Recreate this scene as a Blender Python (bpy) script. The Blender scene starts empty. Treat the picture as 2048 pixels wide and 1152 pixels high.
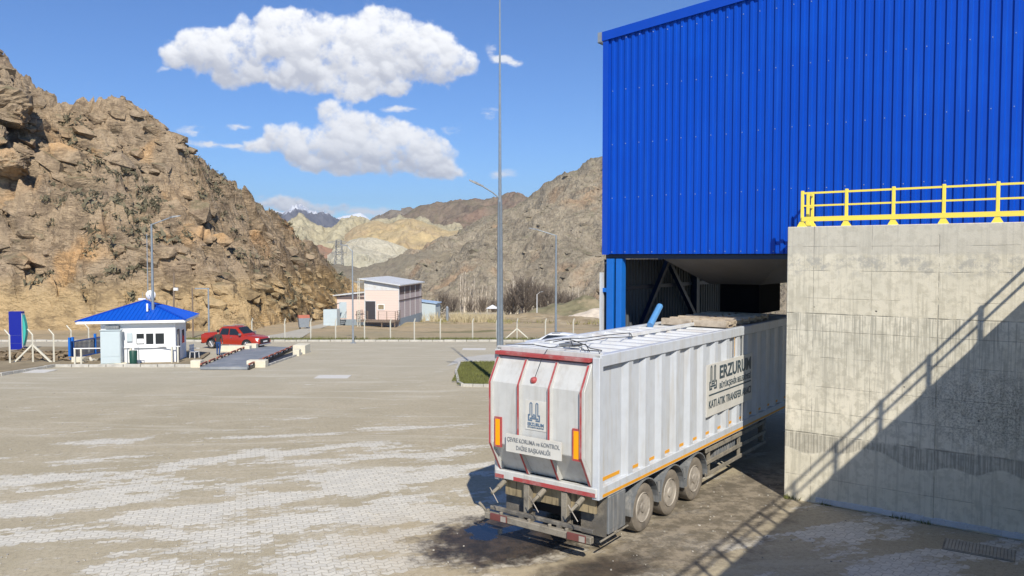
import bpy, math, random
import numpy as np
from mathutils import Vector, Matrix
random.seed(7); rng=np.random.default_rng(5)
R=math.radians
scn=bpy.context.scene
COL=scn.collection
# ------------------------------------------------------------ camera
F=1559.0; PITCH=2.35; HAZE=7e-5
cam=bpy.data.objects.new('camera',bpy.data.cameras.new('camera')); COL.objects.link(cam)
cam.location=(0,0,5.9); cam.rotation_euler=(R(90-PITCH),0,0)
cam.data.sensor_width=36; cam.data.lens=36*F/2048; cam.data.clip_start=.1; cam.data.clip_end=30000
scn.camera=cam
# ------------------------------------------------------------ sun and sky
SAZ=(.175,-.985); SEL=R(40)
sun=bpy.data.lights.new('sun','SUN'); sun.energy=5.0; sun.angle=R(.55); sun.color=(1,.94,.825)
so=bpy.data.objects.new('sun',sun); COL.objects.link(so)
sd=Vector((SAZ[0]*math.cos(SEL),SAZ[1]*math.cos(SEL),math.sin(SEL)))
so.rotation_euler=sd.to_track_quat('Z','Y').to_euler(); so.location=(0,-30,60)
scn.view_settings.view_transform='Standard'; scn.view_settings.look='None'; scn.view_settings.exposure=0.22
class NT:
    def __init__(s,tree): s.t=tree; s.n=tree.nodes; s.l=tree.links
    def new(s,typ,ins=None,**kw):
        n=s.n.new(typ)
        for k,v in kw.items(): setattr(n,k,v)
        for k,v in (ins or {}).items():
            if isinstance(v,bpy.types.NodeSocket): s.l.new(v,n.inputs[k])
            else: n.inputs[k].default_value=v
        return n
    def math(s,op,a,b=None,c=None,clamp=False):
        d={0:a}
        if b is not None:d[1]=b
        if c is not None:d[2]=c
        return s.new('ShaderNodeMath',d,operation=op,use_clamp=clamp).outputs[0]
    def vm(s,op,a,b=None):
        d={0:a}
        if b is not None:d[1]=b
        n=s.new('ShaderNodeVectorMath',d,operation=op)
        return n.outputs['Value'] if op in('LENGTH','DISTANCE','DOT_PRODUCT') else n.outputs[0]
    def noise(s,vec,scale,detail=4,rough=.55,dist=0,out='Fac'):
        return s.new('ShaderNodeTexNoise',{'Vector':vec,'Scale':scale,'Detail':detail,'Roughness':rough,'Distortion':dist}).outputs[out]
    def ramp(s,f,stops,interp='LINEAR'):
        n=s.new('ShaderNodeValToRGB',{'Fac':f}); cr=n.color_ramp; cr.interpolation=interp
        while len(cr.elements)<len(stops): cr.elements.new(.5)
        for e,(p,c) in zip(cr.elements,stops):
            e.position=p; e.color=(c,c,c,1) if isinstance(c,(int,float)) else (*c,1)
        return n.outputs['Color']
    def mix(s,f,a,b,typ='MIX'):
        n=s.new('ShaderNodeMix',data_type='RGBA',blend_type=typ)
        for k,v in((0,f),(6,a),(7,b)):
            if isinstance(v,bpy.types.NodeSocket): s.l.new(v,n.inputs[k])
            elif k==0: n.inputs[0].default_value=v
            else: n.inputs[k].default_value=(*v,1)
        return n.outputs[2]
    def sstep(s,x,a,b):
        return s.new('ShaderNodeMapRange',{0:x,1:a,2:b,3:0.0,4:1.0},interpolation_type='SMOOTHSTEP').outputs[0]
    def xyz(s,v):
        n=s.new('ShaderNodeSeparateXYZ',{0:v}); return n.outputs
    def comb(s,x,y,z=0.0): return s.new('ShaderNodeCombineXYZ',{0:x,1:y,2:z}).outputs[0]

def pixdir(px,py):
    p=R(PITCH); rx=(px-1024)/F; ry=(576-py)/F
    return Vector((rx, math.cos(p)+ry*math.sin(p), -math.sin(p)+ry*math.cos(p)))
world=bpy.data.worlds.new('World'); scn.world=world; world.use_nodes=True
wt=NT(world.node_tree); wt.n.clear()
sky=wt.new('ShaderNodeTexSky',sky_type='NISHITA'); sky.sun_disc=False; sky.sun_elevation=SEL
sky.sun_rotation=math.atan2(SAZ[0],SAZ[1]); sky.altitude=1900; sky.air_density=1.0; sky.dust_density=.25; sky.ozone_density=1.6
geo=wt.new('ShaderNodeTexCoord').outputs['Generated']
g=wt.xyz(geo); yy=wt.math('MAXIMUM',g[1],.02)
uv=wt.comb(wt.math('DIVIDE',g[0],yy),wt.math('DIVIDE',g[2],yy))
# ------------------------------------------------------------ numpy noise
def _h(ix,iy,s):
    n=(ix*374761393+iy*668265263+s*974634777)&0xFFFFFFFF
    n=((n^(n>>13))*1274126177)&0xFFFFFFFF
    return ((n^(n>>16))&0xFFFFFF)/float(0xFFFFFF)
def vn(x,y,s=0):
    x0=np.floor(x).astype(np.int64);y0=np.floor(y).astype(np.int64);fx=x-x0;fy=y-y0
    fx=fx*fx*fx*(fx*(fx*6-15)+10);fy=fy*fy*fy*(fy*(fy*6-15)+10)
    a=_h(x0,y0,s);b=_h(x0+1,y0,s);c=_h(x0,y0+1,s);d=_h(x0+1,y0+1,s)
    return (a*(1-fx)+b*fx)*(1-fy)+(c*(1-fx)+d*fx)*fy
def fbm(x,y,o=5,s=0,g=.5,ridged=False):
    t=0;a=1;n=0
    for i in range(o):
        v=vn(x,y,s+i*17)
        if ridged: v=1-abs(2*v-1)
        t=t+a*v;n+=a;a*=g;x,y=(x*1.6-y*1.2),(x*1.2+y*1.6)
    return t/n
def voro(x,y,s=0):
    ix=np.floor(x).astype(np.int64);iy=np.floor(y).astype(np.int64)
    f1=np.full(x.shape,9.);f2=np.full(x.shape,9.);cid=np.zeros(x.shape)
    for dx in(-1,0,1):
        for dy in(-1,0,1):
            cx,cy=ix+dx,iy+dy
            px=cx+_h(cx,cy,s);py=cy+_h(cx,cy,s+5);d=np.hypot(px-x,py-y)
            m=d<f1; f2=np.where(m,f1,np.minimum(f2,d)); cid=np.where(m,_h(cx,cy,s+9),cid); f1=np.where(m,d,f1)
    return f1,f2,cid
BL=[(405,100,62,52),(350,112,30,34),(470,105,75,62),(540,78,70,55),(585,80,80,60),(665,85,110,66),(760,80,80,62),(782,48,38,36),(800,95,80,55),(865,95,46,38),(865,130,60,46),(915,125,48,30),(880,150,30,32),(700,140,160,52),(640,155,130,36),(480,150,58,26),(465,165,36,20),(712,180,60,28),(790,178,34,20),
(658,225,30,28),(690,250,66,36),(565,272,44,30),(600,290,60,36),(660,285,80,44),(745,260,90,34),(760,300,130,42),(830,285,60,34),(870,310,60,30),(800,330,120,26),(880,345,60,15),(700,335,90,20),(640,325,70,22),(520,293,50,16),(460,293,44,7),(420,290,26,6),
(985,100,14,12),(1000,118,26,9),(1022,122,20,10),(327,138,18,7),(982,228,18,11),(902,258,22,11),(385,262,34,9),(365,288,26,9),(470,255,30,5),(800,220,36,8),(1000,345,36,11),
(520,402,40,14),(565,408,70,17),(640,420,80,15),(730,424,70,11),(868,422,14,7)]
def blur(a,r):
    for ax in(0,1):
        for _ in range(2):
            k=2*r+1; p=np.pad(a,[(r+1,r) if i==ax else (0,0) for i in range(2)],'edge'); c=np.cumsum(p,ax)
            a=(np.take(c,range(k,c.shape[ax]),ax)-np.take(c,range(0,c.shape[ax]-k),ax))/k
    return a
def cloud_image():
    U0,U1,V0,V1=-.56,.12,-.0,.40; W=1500; H=int(W*(V1-V0)/(U1-U0)); S=W/(U1-U0)
    r=np.random.default_rng(12)
    ii,jj=np.meshgrid(np.arange(W),np.arange(H))
    wx=(fbm(ii/34,jj/34,4,11,.55)-.5)*22; wy=(fbm(ii/34+40,jj/34,4,19,.55)-.5)*22
    hf=np.zeros((H,W)); den=np.zeros((H,W)); wisp=np.zeros((H,W))
    def puff(cx,cy,z,R,amp=1):
        x0,x1=max(0,int(cx-R*1.6)-14),min(W,int(cx+R*1.6)+14); y0,y1=max(0,int(cy-R*1.6)-14),min(H,int(cy+R*1.6)+14)
        if x1<=x0 or y1<=y0: return
        X=ii[y0:y1,x0:x1]+wx[y0:y1,x0:x1]*min(1,R/22)-cx; Y=jj[y0:y1,x0:x1]+wy[y0:y1,x0:x1]*min(1,R/22)-cy
        q=(X*X+Y*Y)/(R*R); hh=z+R*np.sqrt(np.clip(1-q,0,1)); m=q<1
        a=hf[y0:y1,x0:x1]; a[:]=np.where(m,np.maximum(a,hh),a)
        d=den[y0:y1,x0:x1]; d[:]=1-(1-d)*(1-amp*np.clip((1-q)*1.3,0,1))
    for (px,py,rx,ry) in BL:
        d=pixdir(px,py); cx,cy=(d.x/d.y-U0)*S,(d.z/d.y-V0)*S; rx,ry=rx*S/F,ry*S/F
        if min(rx,ry)<20 or cy<.05*S:
            x0,x1=max(0,int(cx-rx*2.2)),min(W,int(cx+rx*2.2)); y0,y1=max(0,int(cy-ry*2.5)),min(H,int(cy+ry*2.5))
            q=((ii[y0:y1,x0:x1]+wx[y0:y1,x0:x1]*1.2-cx)/rx)**2+((jj[y0:y1,x0:x1]+wy[y0:y1,x0:x1]*.8-cy)/ry)**2
            wisp[y0:y1,x0:x1]+=np.exp(-1.3*q)*(.9 if cy>.07*S else .75); 
            continue
        x0,x1=max(0,int(cx-rx*1.3)),min(W,int(cx+rx*1.3)); y0,y1=max(0,int(cy-ry*1.3)),min(H,int(cy+ry*1.3))
        q=((ii[y0:y1,x0:x1]+wx[y0:y1,x0:x1]*1.5-cx)/rx)**2+((jj[y0:y1,x0:x1]+wy[y0:y1,x0:x1]*1.5-cy)/ry)**2
        e0=den[y0:y1,x0:x1]; e0[:]=np.maximum(e0,np.clip((1.0-q)*1.9,0,1.0))
        for k in range(7): 
            t=r.uniform(0,6.28); e=r.uniform(.1,.62); puff(cx+math.cos(t)*rx*e,cy+math.sin(t)*ry*e,0,ry*r.uniform(.36,.62))
        for k in range(26):
            t=r.uniform(-.5,3.64); e=r.uniform(.35,.95); R0=ry*r.uniform(.12,.34)
            puff(cx+math.cos(t)*rx*e,cy+math.sin(t)*ry*e,ry*.55*(1-e),R0,.85)
        for k in range(26):
            t=r.uniform(0,6.28); e=r.uniform(.6,1.12); puff(cx+math.cos(t)*rx*e,cy+math.sin(t)*ry*e,0,ry*r.uniform(.05,.16),.5)
    nz=fbm(ii/42,jj/42,6,401,.6); nf=fbm(ii/11,jj/11,4,431,.6)
    dn=blur(den,2); er=blur(den,9)
    er2=blur(den,18)
    al=np.clip((dn*.35+er*.6+er2*.4-.40+(nz-.5)*1.25+(nf-.5)*.35)*1.05,0,1)
    wv=fbm(ii/60,jj/22,6,77,.62); wa=np.clip(wisp*1.5*(.25+1.5*np.clip(wv-.32,0,1)*1.6)-.22,0,.9)
    al=al*al*(3-2*al)
    h=blur(hf,3)*1.0+(nz-.5)*16; h2=blur(hf,12)
    def shade(h):
        gy,gx=np.gradient(h); L=np.array([.22,.70,.68]); return (-gx*L[0]-gy*L[1]+L[2])/np.sqrt(gx*gx+gy*gy+1)
    lam=.5*np.clip(shade(h),0,1)+.5*np.clip(shade(h2),0,1)
    def win(a,n=120):
        c=np.cumsum(a,0); q=c.copy(); q[n:]-=c[:-n]; return q
    bel=win(al)/60.; abv=win(al[::-1])[::-1]/60.   # cloud below / above each point
    tb=bel/(bel+abv+.15)                       # 0 at the base, 1 at the top
    tb=blur(tb,7)
    big=blur(np.clip((bel+abv)/2.4,0,1),6)
    base=np.clip(1-(tb-.12)/.5,0,1)**1.1*big
    base=np.clip(base+(nz-.5)*.6*base,0,1)
    br=.55+.62*(lam-.35)+.16*(tb-.5)-.48*base
    br=br+(nf-.5)*.10+(nz-.5)*.22
    edge=np.clip(1-er,0,1); br=br+.10*edge*tb
    br=np.clip(br,0,1); br=blur(br,1)
    br=np.where(al>.02,br,.8); a2=np.maximum(al,wa); br=np.where(wa>al,.74,br)
    col=np.stack([5.5+br*5.2,5.65+br*5.05,6.2+br*4.5],-1)/11
    return col,a2,(U0,U1,V0,V1),W,H
ccol_,cal_,(U0,U1,V0,V1),CW,CH=cloud_image()
cimg=bpy.data.images.new('cloud_field',CW,CH,alpha=True,float_buffer=True); cimg.colorspace_settings.name='Non-Color'; cimg.alpha_mode='CHANNEL_PACKED'
cimg.pixels.foreach_set(np.concatenate([ccol_,cal_[...,None]],-1).astype(np.float32).ravel()); cimg.update()
tuv=wt.vm('MULTIPLY',wt.vm('SUBTRACT',uv,(U0,V0,0)),(1/(U1-U0),1/(V1-V0),0))
ti=wt.new('ShaderNodeTexImage',{'Vector':tuv},extension='CLIP'); ti.image=cimg
ccol=wt.vm('MULTIPLY',ti.outputs['Color'],(13.6,13.6,13.6)); alpha=ti.outputs['Alpha']
skyc=wt.new('ShaderNodeHueSaturation',{'Hue':.508,'Saturation':1.12,'Value':1.24,'Color':sky.outputs[0]}).outputs[0]
infront=wt.sstep(g[1],.05,.3)
fadeA=wt.math('MULTIPLY',wt.math('MULTIPLY',alpha,infront),.97)
skyc=wt.vm('MULTIPLY',skyc,(.69,1.0,1.27))
skm=wt.mix(fadeA,skyc,ccol)
bg=wt.new('ShaderNodeBackground',{'Color':skm,'Strength':.078}); wo=wt.new('ShaderNodeOutputWorld',{'Surface':bg.outputs[0]})

# ------------------------------------------------------------ helpers
def tag(o,label=None,cat=None,group=None,kind=None):
    if label:o['label']=label
    if cat:o['category']=cat
    if group:o['group']=group
    if kind:o['kind']=kind
    return o
def T(name,label,cat,loc=(0,0,0),rz=0,group=None):
    o=bpy.data.objects.new(name,None); COL.objects.link(o); o.location=loc; o.rotation_euler=(0,0,rz); o.empty_display_size=.3
    return tag(o,label,cat,group)
class MB:
    def __init__(s): s.v=[];s.f=[]
    def add(s,vs,fs,M=None):
        n=len(s.v)
        s.v+= [tuple(M@Vector(v)) if M else tuple(v) for v in vs]; s.f+=[tuple(i+n for i in f) for f in fs]; return s
    def box(s,x0,x1,y0,y1,z0,z1,M=None):
        return s.add([(x0,y0,z0),(x1,y0,z0),(x1,y1,z0),(x0,y1,z0),(x0,y0,z1),(x1,y0,z1),(x1,y1,z1),(x0,y1,z1)],
          [(0,3,2,1),(4,5,6,7),(0,1,5,4),(1,2,6,5),(2,3,7,6),(3,0,4,7)],M)
    def cb(s,c,sz,M=None):
        return s.box(c[0]-sz[0]/2,c[0]+sz[0]/2,c[1]-sz[1]/2,c[1]+sz[1]/2,c[2]-sz[2]/2,c[2]+sz[2]/2,M)
    def beam(s,a,b,w,h,up=(0,0,1)):
        a=Vector(a);b=Vector(b);d=(b-a);L=d.length;d.normalize();u=Vector(up)
        if abs(d.dot(u))>.98:u=Vector((1,0,0))
        x=d.cross(u).normalized();z=x.cross(d)
        vs=[]
        for p in(a,b):
            for sx,sz in((-1,-1),(1,-1),(1,1),(-1,1)): vs.append(p+x*sx*w/2+z*sz*h/2)
        return s.add(vs,[(0,3,2,1),(4,5,6,7),(0,1,5,4),(1,2,6,5),(2,3,7,6),(3,0,4,7)])
    def tube(s,pts,r,n=8,caps=True):
        pts=[Vector(p) for p in pts]; rs=r if isinstance(r,(list,tuple)) else [r]*len(pts)
        b=len(s.v); k=len(pts); prev=None
        for i,p in enumerate(pts):
            d=(pts[min(i+1,k-1)]-pts[max(i-1,0)]).normalized()
            u=Vector((0,0,1)) if abs(d.z)<.95 else Vector((1,0,0))
            x=d.cross(u).normalized() if prev is None else (prev-d*prev.dot(d)).normalized()
            prev=x; y=d.cross(x)
            for j in range(n):
                t=2*math.pi*j/n; s.v.append(tuple(p+(x*math.cos(t)+y*math.sin(t))*rs[i]))
        for i in range(k-1):
            for j in range(n):
                s.f.append((b+i*n+j,b+i*n+(j+1)%n,b+(i+1)*n+(j+1)%n,b+(i+1)*n+j))
        if caps: s.f.append(tuple(b+j for j in reversed(range(n)))); s.f.append(tuple(b+(k-1)*n+j for j in range(n)))
        return s
    def prism(s,poly,a,b,M=None,axis='x'):
        """poly: list of 2d points; extruded from a to b along axis"""
        n=len(poly); vs=[]
        for t in(a,b):
            for p in poly:
                vs.append({'x':(t,p[0],p[1]),'y':(p[0],t,p[1]),'z':(p[0],p[1],t)}[axis])
        fs=[tuple(range(n)),tuple(reversed(range(n,2*n)))]+[(i,n+i,n+(i+1)%n,(i+1)%n) for i in range(n)]
        return s.add(vs,fs,M)
    def lathe(s,prof,c,axis='z',n=20,M=None):
        vs=[];fs=[];k=len(prof)
        for i,(r,h) in enumerate(prof):
            for j in range(n):
                t=2*math.pi*j/n; a,b=r*math.cos(t),r*math.sin(t)
                q={'z':(a,b,h),'x':(h,a,b),'y':(a,h,b)}[axis]; vs.append((c[0]+q[0],c[1]+q[1],c[2]+q[2]))
        for i in range(k-1):
            for j in range(n): fs.append((i*n+j,i*n+(j+1)%n,(i+1)*n+(j+1)%n,(i+1)*n+j))
        fs.append(tuple(reversed(range(n)))); fs.append(tuple((k-1)*n+j for j in range(n)))
        return s.add(vs,fs,M)
    def build(s,name,m,parent=None,bevel=0,smooth=False,label=None,fix=True):
        me=bpy.data.meshes.new(name); me.from_pydata(s.v,[],s.f); me.update()
        if fix:
            import bmesh
            bm=bmesh.new(); bm.from_mesh(me); bmesh.ops.recalc_face_normals(bm,faces=bm.faces); bm.to_mesh(me); bm.free()
        o=bpy.data.objects.new(name,me); COL.objects.link(o)
        if m: me.materials.append(m)
        if smooth:
            me.polygons.foreach_set('use_smooth',[True]*len(me.polygons)); 
            md=o.modifiers.new('es','EDGE_SPLIT'); md.split_angle=R(35)
        if bevel:
            md=o.modifiers.new('bv','BEVEL'); md.width=bevel; md.segments=1; md.limit_method='ANGLE'
        if parent: o.parent=parent
        if label:o['label']=label
        return o
def copy_tree(o,parent=None):
    c=o.copy(); COL.objects.link(c); c.parent=parent
    for ch in list(o.children): copy_tree(ch,c)
    return c
# ------------------------------------------------------------ materials
def M_(name,col,rough=.6,metal=0,var=.15,vscale=3.0,dirt=None,dirtamt=0,dscale=1.2,bump=0,bscale=30,streak=False,spec=.5):
    m=bpy.data.materials.new(name); m.use_nodes=True; t=NT(m.node_tree); bs=t.n['Principled BSDF']
    co=t.new('ShaderNodeTexCoord').outputs['Object']
    n1=t.noise(co,vscale,5,.6)
    c=t.mix(t.math('MULTIPLY',t.sstep(n1,.35,.7),var),col,tuple(x*.45 for x in col))
    if dirt:
        v=co
        if streak: v=t.new('ShaderNodeMapping',{'Vector':co,'Scale':(6.0,6.0,.6)}).outputs[0]
        n2=t.noise(v,dscale,6,.65)
        c=t.mix(t.math('MULTIPLY',t.sstep(n2,.45,.72),dirtamt),c,dirt)
    t.l.new(c,bs.inputs['Base Color']); bs.inputs['Roughness'].default_value=rough; bs.inputs['Metallic'].default_value=metal
    bs.inputs['Specular IOR Level'].default_value=spec
    if bump:
        b=t.new('ShaderNodeBump',{'Strength':bump,'Distance':.02,'Height':t.noise(co,bscale,4)}).outputs[0]; t.l.new(b,bs.inputs['Normal'])
    return m
Mt={}
Mt['white']=M_('white_paint',(.60,.61,.61),.5,var=.12,dirt=(.42,.34,.24),dirtamt=.45,dscale=1.6)
Mt['sidewhite']=M_('side_paint',(.53,.56,.60),.42,var=.15,dirt=(.38,.33,.25),dirtamt=.38,dscale=1.0,streak=True)
Mt['rearwhite']=M_('tailgate_paint',(.54,.54,.52),.5,var=.18,dirt=(.33,.30,.25),dirtamt=.45,dscale=1.0,streak=True)
Mt['red']=M_('red_stripe',(.38,.055,.055),.6,var=.4,dirt=(.45,.28,.26),dirtamt=.6,dscale=3)
Mt['orange']=M_('orange_stripe',(.72,.33,.02),.5,var=.1)
Mt['oreflect']=M_('orange_reflector',(1.0,.37,.0),.3,var=.05)
Mt['grime']=M_('grimy_metal',(.13,.12,.105),.65,var=.5,dirt=(.33,.29,.23),dirtamt=.7,dscale=2.5,bump=.3)
Mt['muddy']=M_('muddy_steel',(.27,.24,.19),.8,var=.4,dirt=(.08,.07,.06),dirtamt=.7,dscale=4,bump=.5)
Mt['black']=M_('black_metal',(.015,.015,.016),.5,var=.2)
Mt['tyre']=M_('dusty_tyre',(.21,.18,.145),.95,var=.3,dirt=(.06,.055,.05),dirtamt=.6,dscale=2.5,bump=.4,bscale=60)
Mt['rim']=M_('dusty_shaded_rim',(.40,.36,.31),.6,var=.5,dirt=(.10,.085,.07),dirtamt=.8,dscale=4)  # dust, with dark blotches that also stand in for shadow inside the rims
Mt['panelgrey']=M_('grey_box',(.17,.18,.19),.5,var=.4,dirt=(.38,.36,.33),dirtamt=.6,dscale=1.5,streak=True)
Mt['rust']=M_('rusty_drip',(.34,.27,.16),.8,var=.5,dirt=(.05,.035,.02),dirtamt=1,dscale=2.6,streak=True)
Mt['tail']=M_('tail_lamp',(.17,.055,.05),.3,var=.4)
Mt['cable']=M_('black_cable',(.02,.02,.02),.6)
Mt['text']=M_('dark_slate_ink',(.045,.07,.085),.5,var=.1)
Mt['textblue']=M_('faded_blue_ink',(.10,.16,.24),.6,var=.2)
Mt['textgrey']=M_('grey_ink',(.20,.21,.22),.6,var=.2)
Mt['sign']=M_('sign_plate',(.62,.605,.56),.5,var=.08,dirt=(.4,.37,.3),dirtamt=.3)
Mt['blue']=M_('blue_sheet',(.0005,.060,.45),.42,spec=.28,var=.08,vscale=.6,dirt=(.001,.080,.52),dirtamt=.5,dscale=.5)
Mt['bluetrim']=M_('blue_trim',(.001,.055,.44),.4,var=.1)
Mt['bluesteel']=M_('blue_steel',(.006,.135,.52),.4,var=.15)
Mt['bluesteeld']=M_('shaded_blue_steel',(.003,.022,.07),.45,var=.15)  # blue steel again, darkened in colour for parts in the hall's shade
Mt['inner']=M_('shaded_inner_sheet',(.10,.11,.12),.6,var=.3,vscale=1)  # whitish inner cladding, with the shade inside the hall put into its colour
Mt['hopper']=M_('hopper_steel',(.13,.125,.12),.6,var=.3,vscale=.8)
Mt['galv']=M_('galvanised',(.26,.30,.34),.5,.35,var=.25,vscale=6)
Mt['galvd']=M_('dull_galvanised',(.30,.33,.36),.5,.3,var=.25,vscale=6)
Mt['yellow']=M_('yellow_grp',(.88,.72,.10),.45,var=.06)
Mt['cream']=M_('cream_concrete',(.66,.61,.48),.85,var=.15,vscale=5)
Mt['post']=M_('painted_concrete_post',(.62,.59,.49),.8,var=.15,vscale=8)
Mt['bwall']=M_('white_render',(.80,.80,.80),.8,var=.05,vscale=1)
Mt['winw']=M_('white_frame',(.82,.82,.82),.4,var=.03)
Mt['glass']=M_('dark_glass',(.02,.025,.03),.08,var=.1)
Mt['roofblue']=M_('blue_roof',(.003,.085,.50),.42,var=.1,vscale=1)
Mt['door']=M_('dark_door',(.05,.045,.05),.5)
Mt['cab']=M_('cabinet_white',(.48,.55,.57),.5,var=.06)
Mt['pink']=M_('pink_siding',(.66,.46,.38),.75,var=.08,vscale=1)
Mt['pinkd']=M_('shadow_siding',(.50,.38,.34),.75,var=.1,vscale=1)
Mt['plinth']=M_('grey_plinth',(.26,.30,.33),.8,var=.2)
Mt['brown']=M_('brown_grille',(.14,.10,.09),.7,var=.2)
Mt['carred']=M_('red_car_paint',(.34,.028,.010),.25,var=.05,spec=.7)
Mt['carwhite']=M_('white_car_paint',(.75,.77,.80),.25,var=.03)
Mt['chrome']=M_('chrome',(.7,.7,.72),.2,.9)
Mt['rubber']=M_('rubber',(.03,.03,.03),.8)
Mt['deck']=M_('steel_deck',(.26,.28,.30),.55,.2,var=.4,vscale=1.5,dirt=(.42,.42,.42),dirtamt=.6,dscale=.6)
Mt['rustred']=M_('rust_red_rail',(.36,.10,.055),.6,var=.3)
Mt['navy']=M_('navy_sign',(.004,.012,.26),.4,var=.05)
Mt['teal']=M_('teal_panel',(.05,.42,.36),.4,var=.05)
Mt['wood']=M_('wood_pole',(.20,.15,.11),.85,var=.3)
Mt['plastic']=M_('white_plastic',(.7,.7,.7),.4)
Mt['green']=M_('dark_green_bin',(.01,.06,.04),.5)
Mt['jeans']=M_('blue_jeans',(.02,.06,.17),.9)
Mt['vest']=M_('dark_vest',(.03,.035,.03),.9)
Mt['skin']=M_('skin',(.38,.2,.13),.6)
Mt['hair']=M_('dark_hair',(.01,.008,.007),.7)
Mt['bark']=M_('pale_bark',(.72,.64,.52),.9,var=.3)
Mt['twigd']=M_('grey_brown_twigs',(.15,.12,.095),.9,var=.3)
Mt['twig']=M_('dry_twigs',(.36,.31,.25),.9,var=.3)
Mt['shrub']=M_('dry_scrub',(.18,.16,.10),.95,var=.6,vscale=.3)
Mt['evergreen']=M_('dark_needles',(.03,.045,.02),.95,var=.4)
Mt['reed']=M_('dry_reeds',(.50,.42,.26),.95,var=.3)
Mt['sandpile']=M_('pale_sand',(.58,.50,.40),.95,var=.2,bump=.5,bscale=4)
Mt['stone']=M_('kerb_stone',(.50,.48,.43),.9,var=.35,vscale=1.5,dirt=(.25,.23,.2),dirtamt=.5,dscale=4)
Mt['pylon']=M_('pylon_steel',(.22,.22,.22),.6,.2)

# ------------------------------------------------------------ terrain
def gz(y):
    y=np.asarray(y,float)
    t=np.clip(y-20,0,None); z=-.036*np.where(t<6,t*t/12,t-3)
    z=z-.042*np.clip(y-100,0,135)
    z=np.where(y>235,gz_235+0*y,z) if gz_235 is not None else z
    return z
gz_235=None; gz_235=float(gz(235.0))
def G(px,py,off=0.0):
    """ground point seen at a photo pixel, for an object top 'off' metres above the ground"""
    d=pixdir(px,py); t=5.0
    while t<3000:
        p=Vector((0,0,5.9))+d*t
        if p.z<=float(gz(p.y))+off: break
        t*=1.01
    lo,hi=t/1.01,t
    for _ in range(25):
        m=(lo+hi)/2; p=Vector((0,0,5.9))+d*m
        if p.z<=float(gz(p.y))+off: hi=m
        else: lo=m
    p.z=float(gz(p.y)); return p
def at(px,Y,z=None): # point in the pixel column at depth Y on the ground
    x=(px-1024)/F*Y
    return Vector((x,Y,float(gz(Y)) if z is None else z))
def zpix(py,Y): return 5.9+(512-py)/F*Y
def sheet(name,xs,ys,m,dz,label=None,kind='structure',smooth=True,bumpy=0):
    X,Y=np.meshgrid(xs,ys); Z=gz(Y)+dz
    if bumpy: Z=Z-.12*np.clip((75-Y)/4,0,1)
    if bumpy: 
        fade=np.clip((np.abs(Y)-70)/30,0,1)
        Z=Z+(fbm(X*.15,Y*.15,4,3)-.5)*bumpy*fade
    return grid(name,X,Y,Z,m,kind)
def grid(name,X,Y,Z,m,kind='structure',smooth=True):
    r,c=X.shape; v=np.stack([X,Y,Z],-1).reshape(-1,3)
    i=np.arange(r*c).reshape(r,c); f=np.stack([i[:-1,:-1],i[:-1,1:],i[1:,1:],i[1:,:-1]],-1).reshape(-1,4)
    me=bpy.data.meshes.new(name); me.vertices.add(len(v)); me.vertices.foreach_set('co',v.ravel())
    me.loops.add(f.size); me.loops.foreach_set('vertex_index',f.ravel().astype(np.int32))
    me.polygons.add(len(f)); me.polygons.foreach_set('loop_start',np.arange(0,f.size,4,dtype=np.int32)); me.polygons.foreach_set('loop_total',np.full(len(f),4,dtype=np.int32))
    me.update(calc_edges=True); me.validate()
    me.polygons.foreach_set('use_smooth',[smooth]*len(f))
    me.materials.append(m); o=bpy.data.objects.new(name,me); COL.objects.link(o)
    if kind: o['kind']=kind
    return o
# --- ground materials
def ground_mat():
    m=bpy.data.materials.new('dry_field'); m.use_nodes=True; t=NT(m.node_tree); bs=t.n['Principled BSDF']
    co=t.new('ShaderNodeTexCoord').outputs['Object']
    a=t.noise(co,.05,6,.6); b=t.noise(co,.9,6,.7); c=t.mix(t.sstep(a,.4,.65),(.46,.355,.225),(.37,.31,.20))
    c=t.mix(t.math('MULTIPLY',t.sstep(b,.5,.7),.5),c,(.24,.195,.12))
    gm=t.noise(t.new('ShaderNodeMapping',{'Vector':co,'Scale':(.06,.12,1)}).outputs[0],1.0,5,.65)
    c=t.mix(t.math('MULTIPLY',t.sstep(gm,.54,.68),.65),c,(.12,.14,.05))
    t.l.new(c,bs.inputs['Base Color']); bs.inputs['Roughness'].default_value=1; bs.inputs['Specular IOR Level'].default_value=.1
    bn=t.new('ShaderNodeBump',{'Strength':.9,'Distance':.25,'Height':t.noise(co,1.6,8,.75)}).outputs[0]; t.l.new(bn,bs.inputs['Normal'])
    return m
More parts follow.
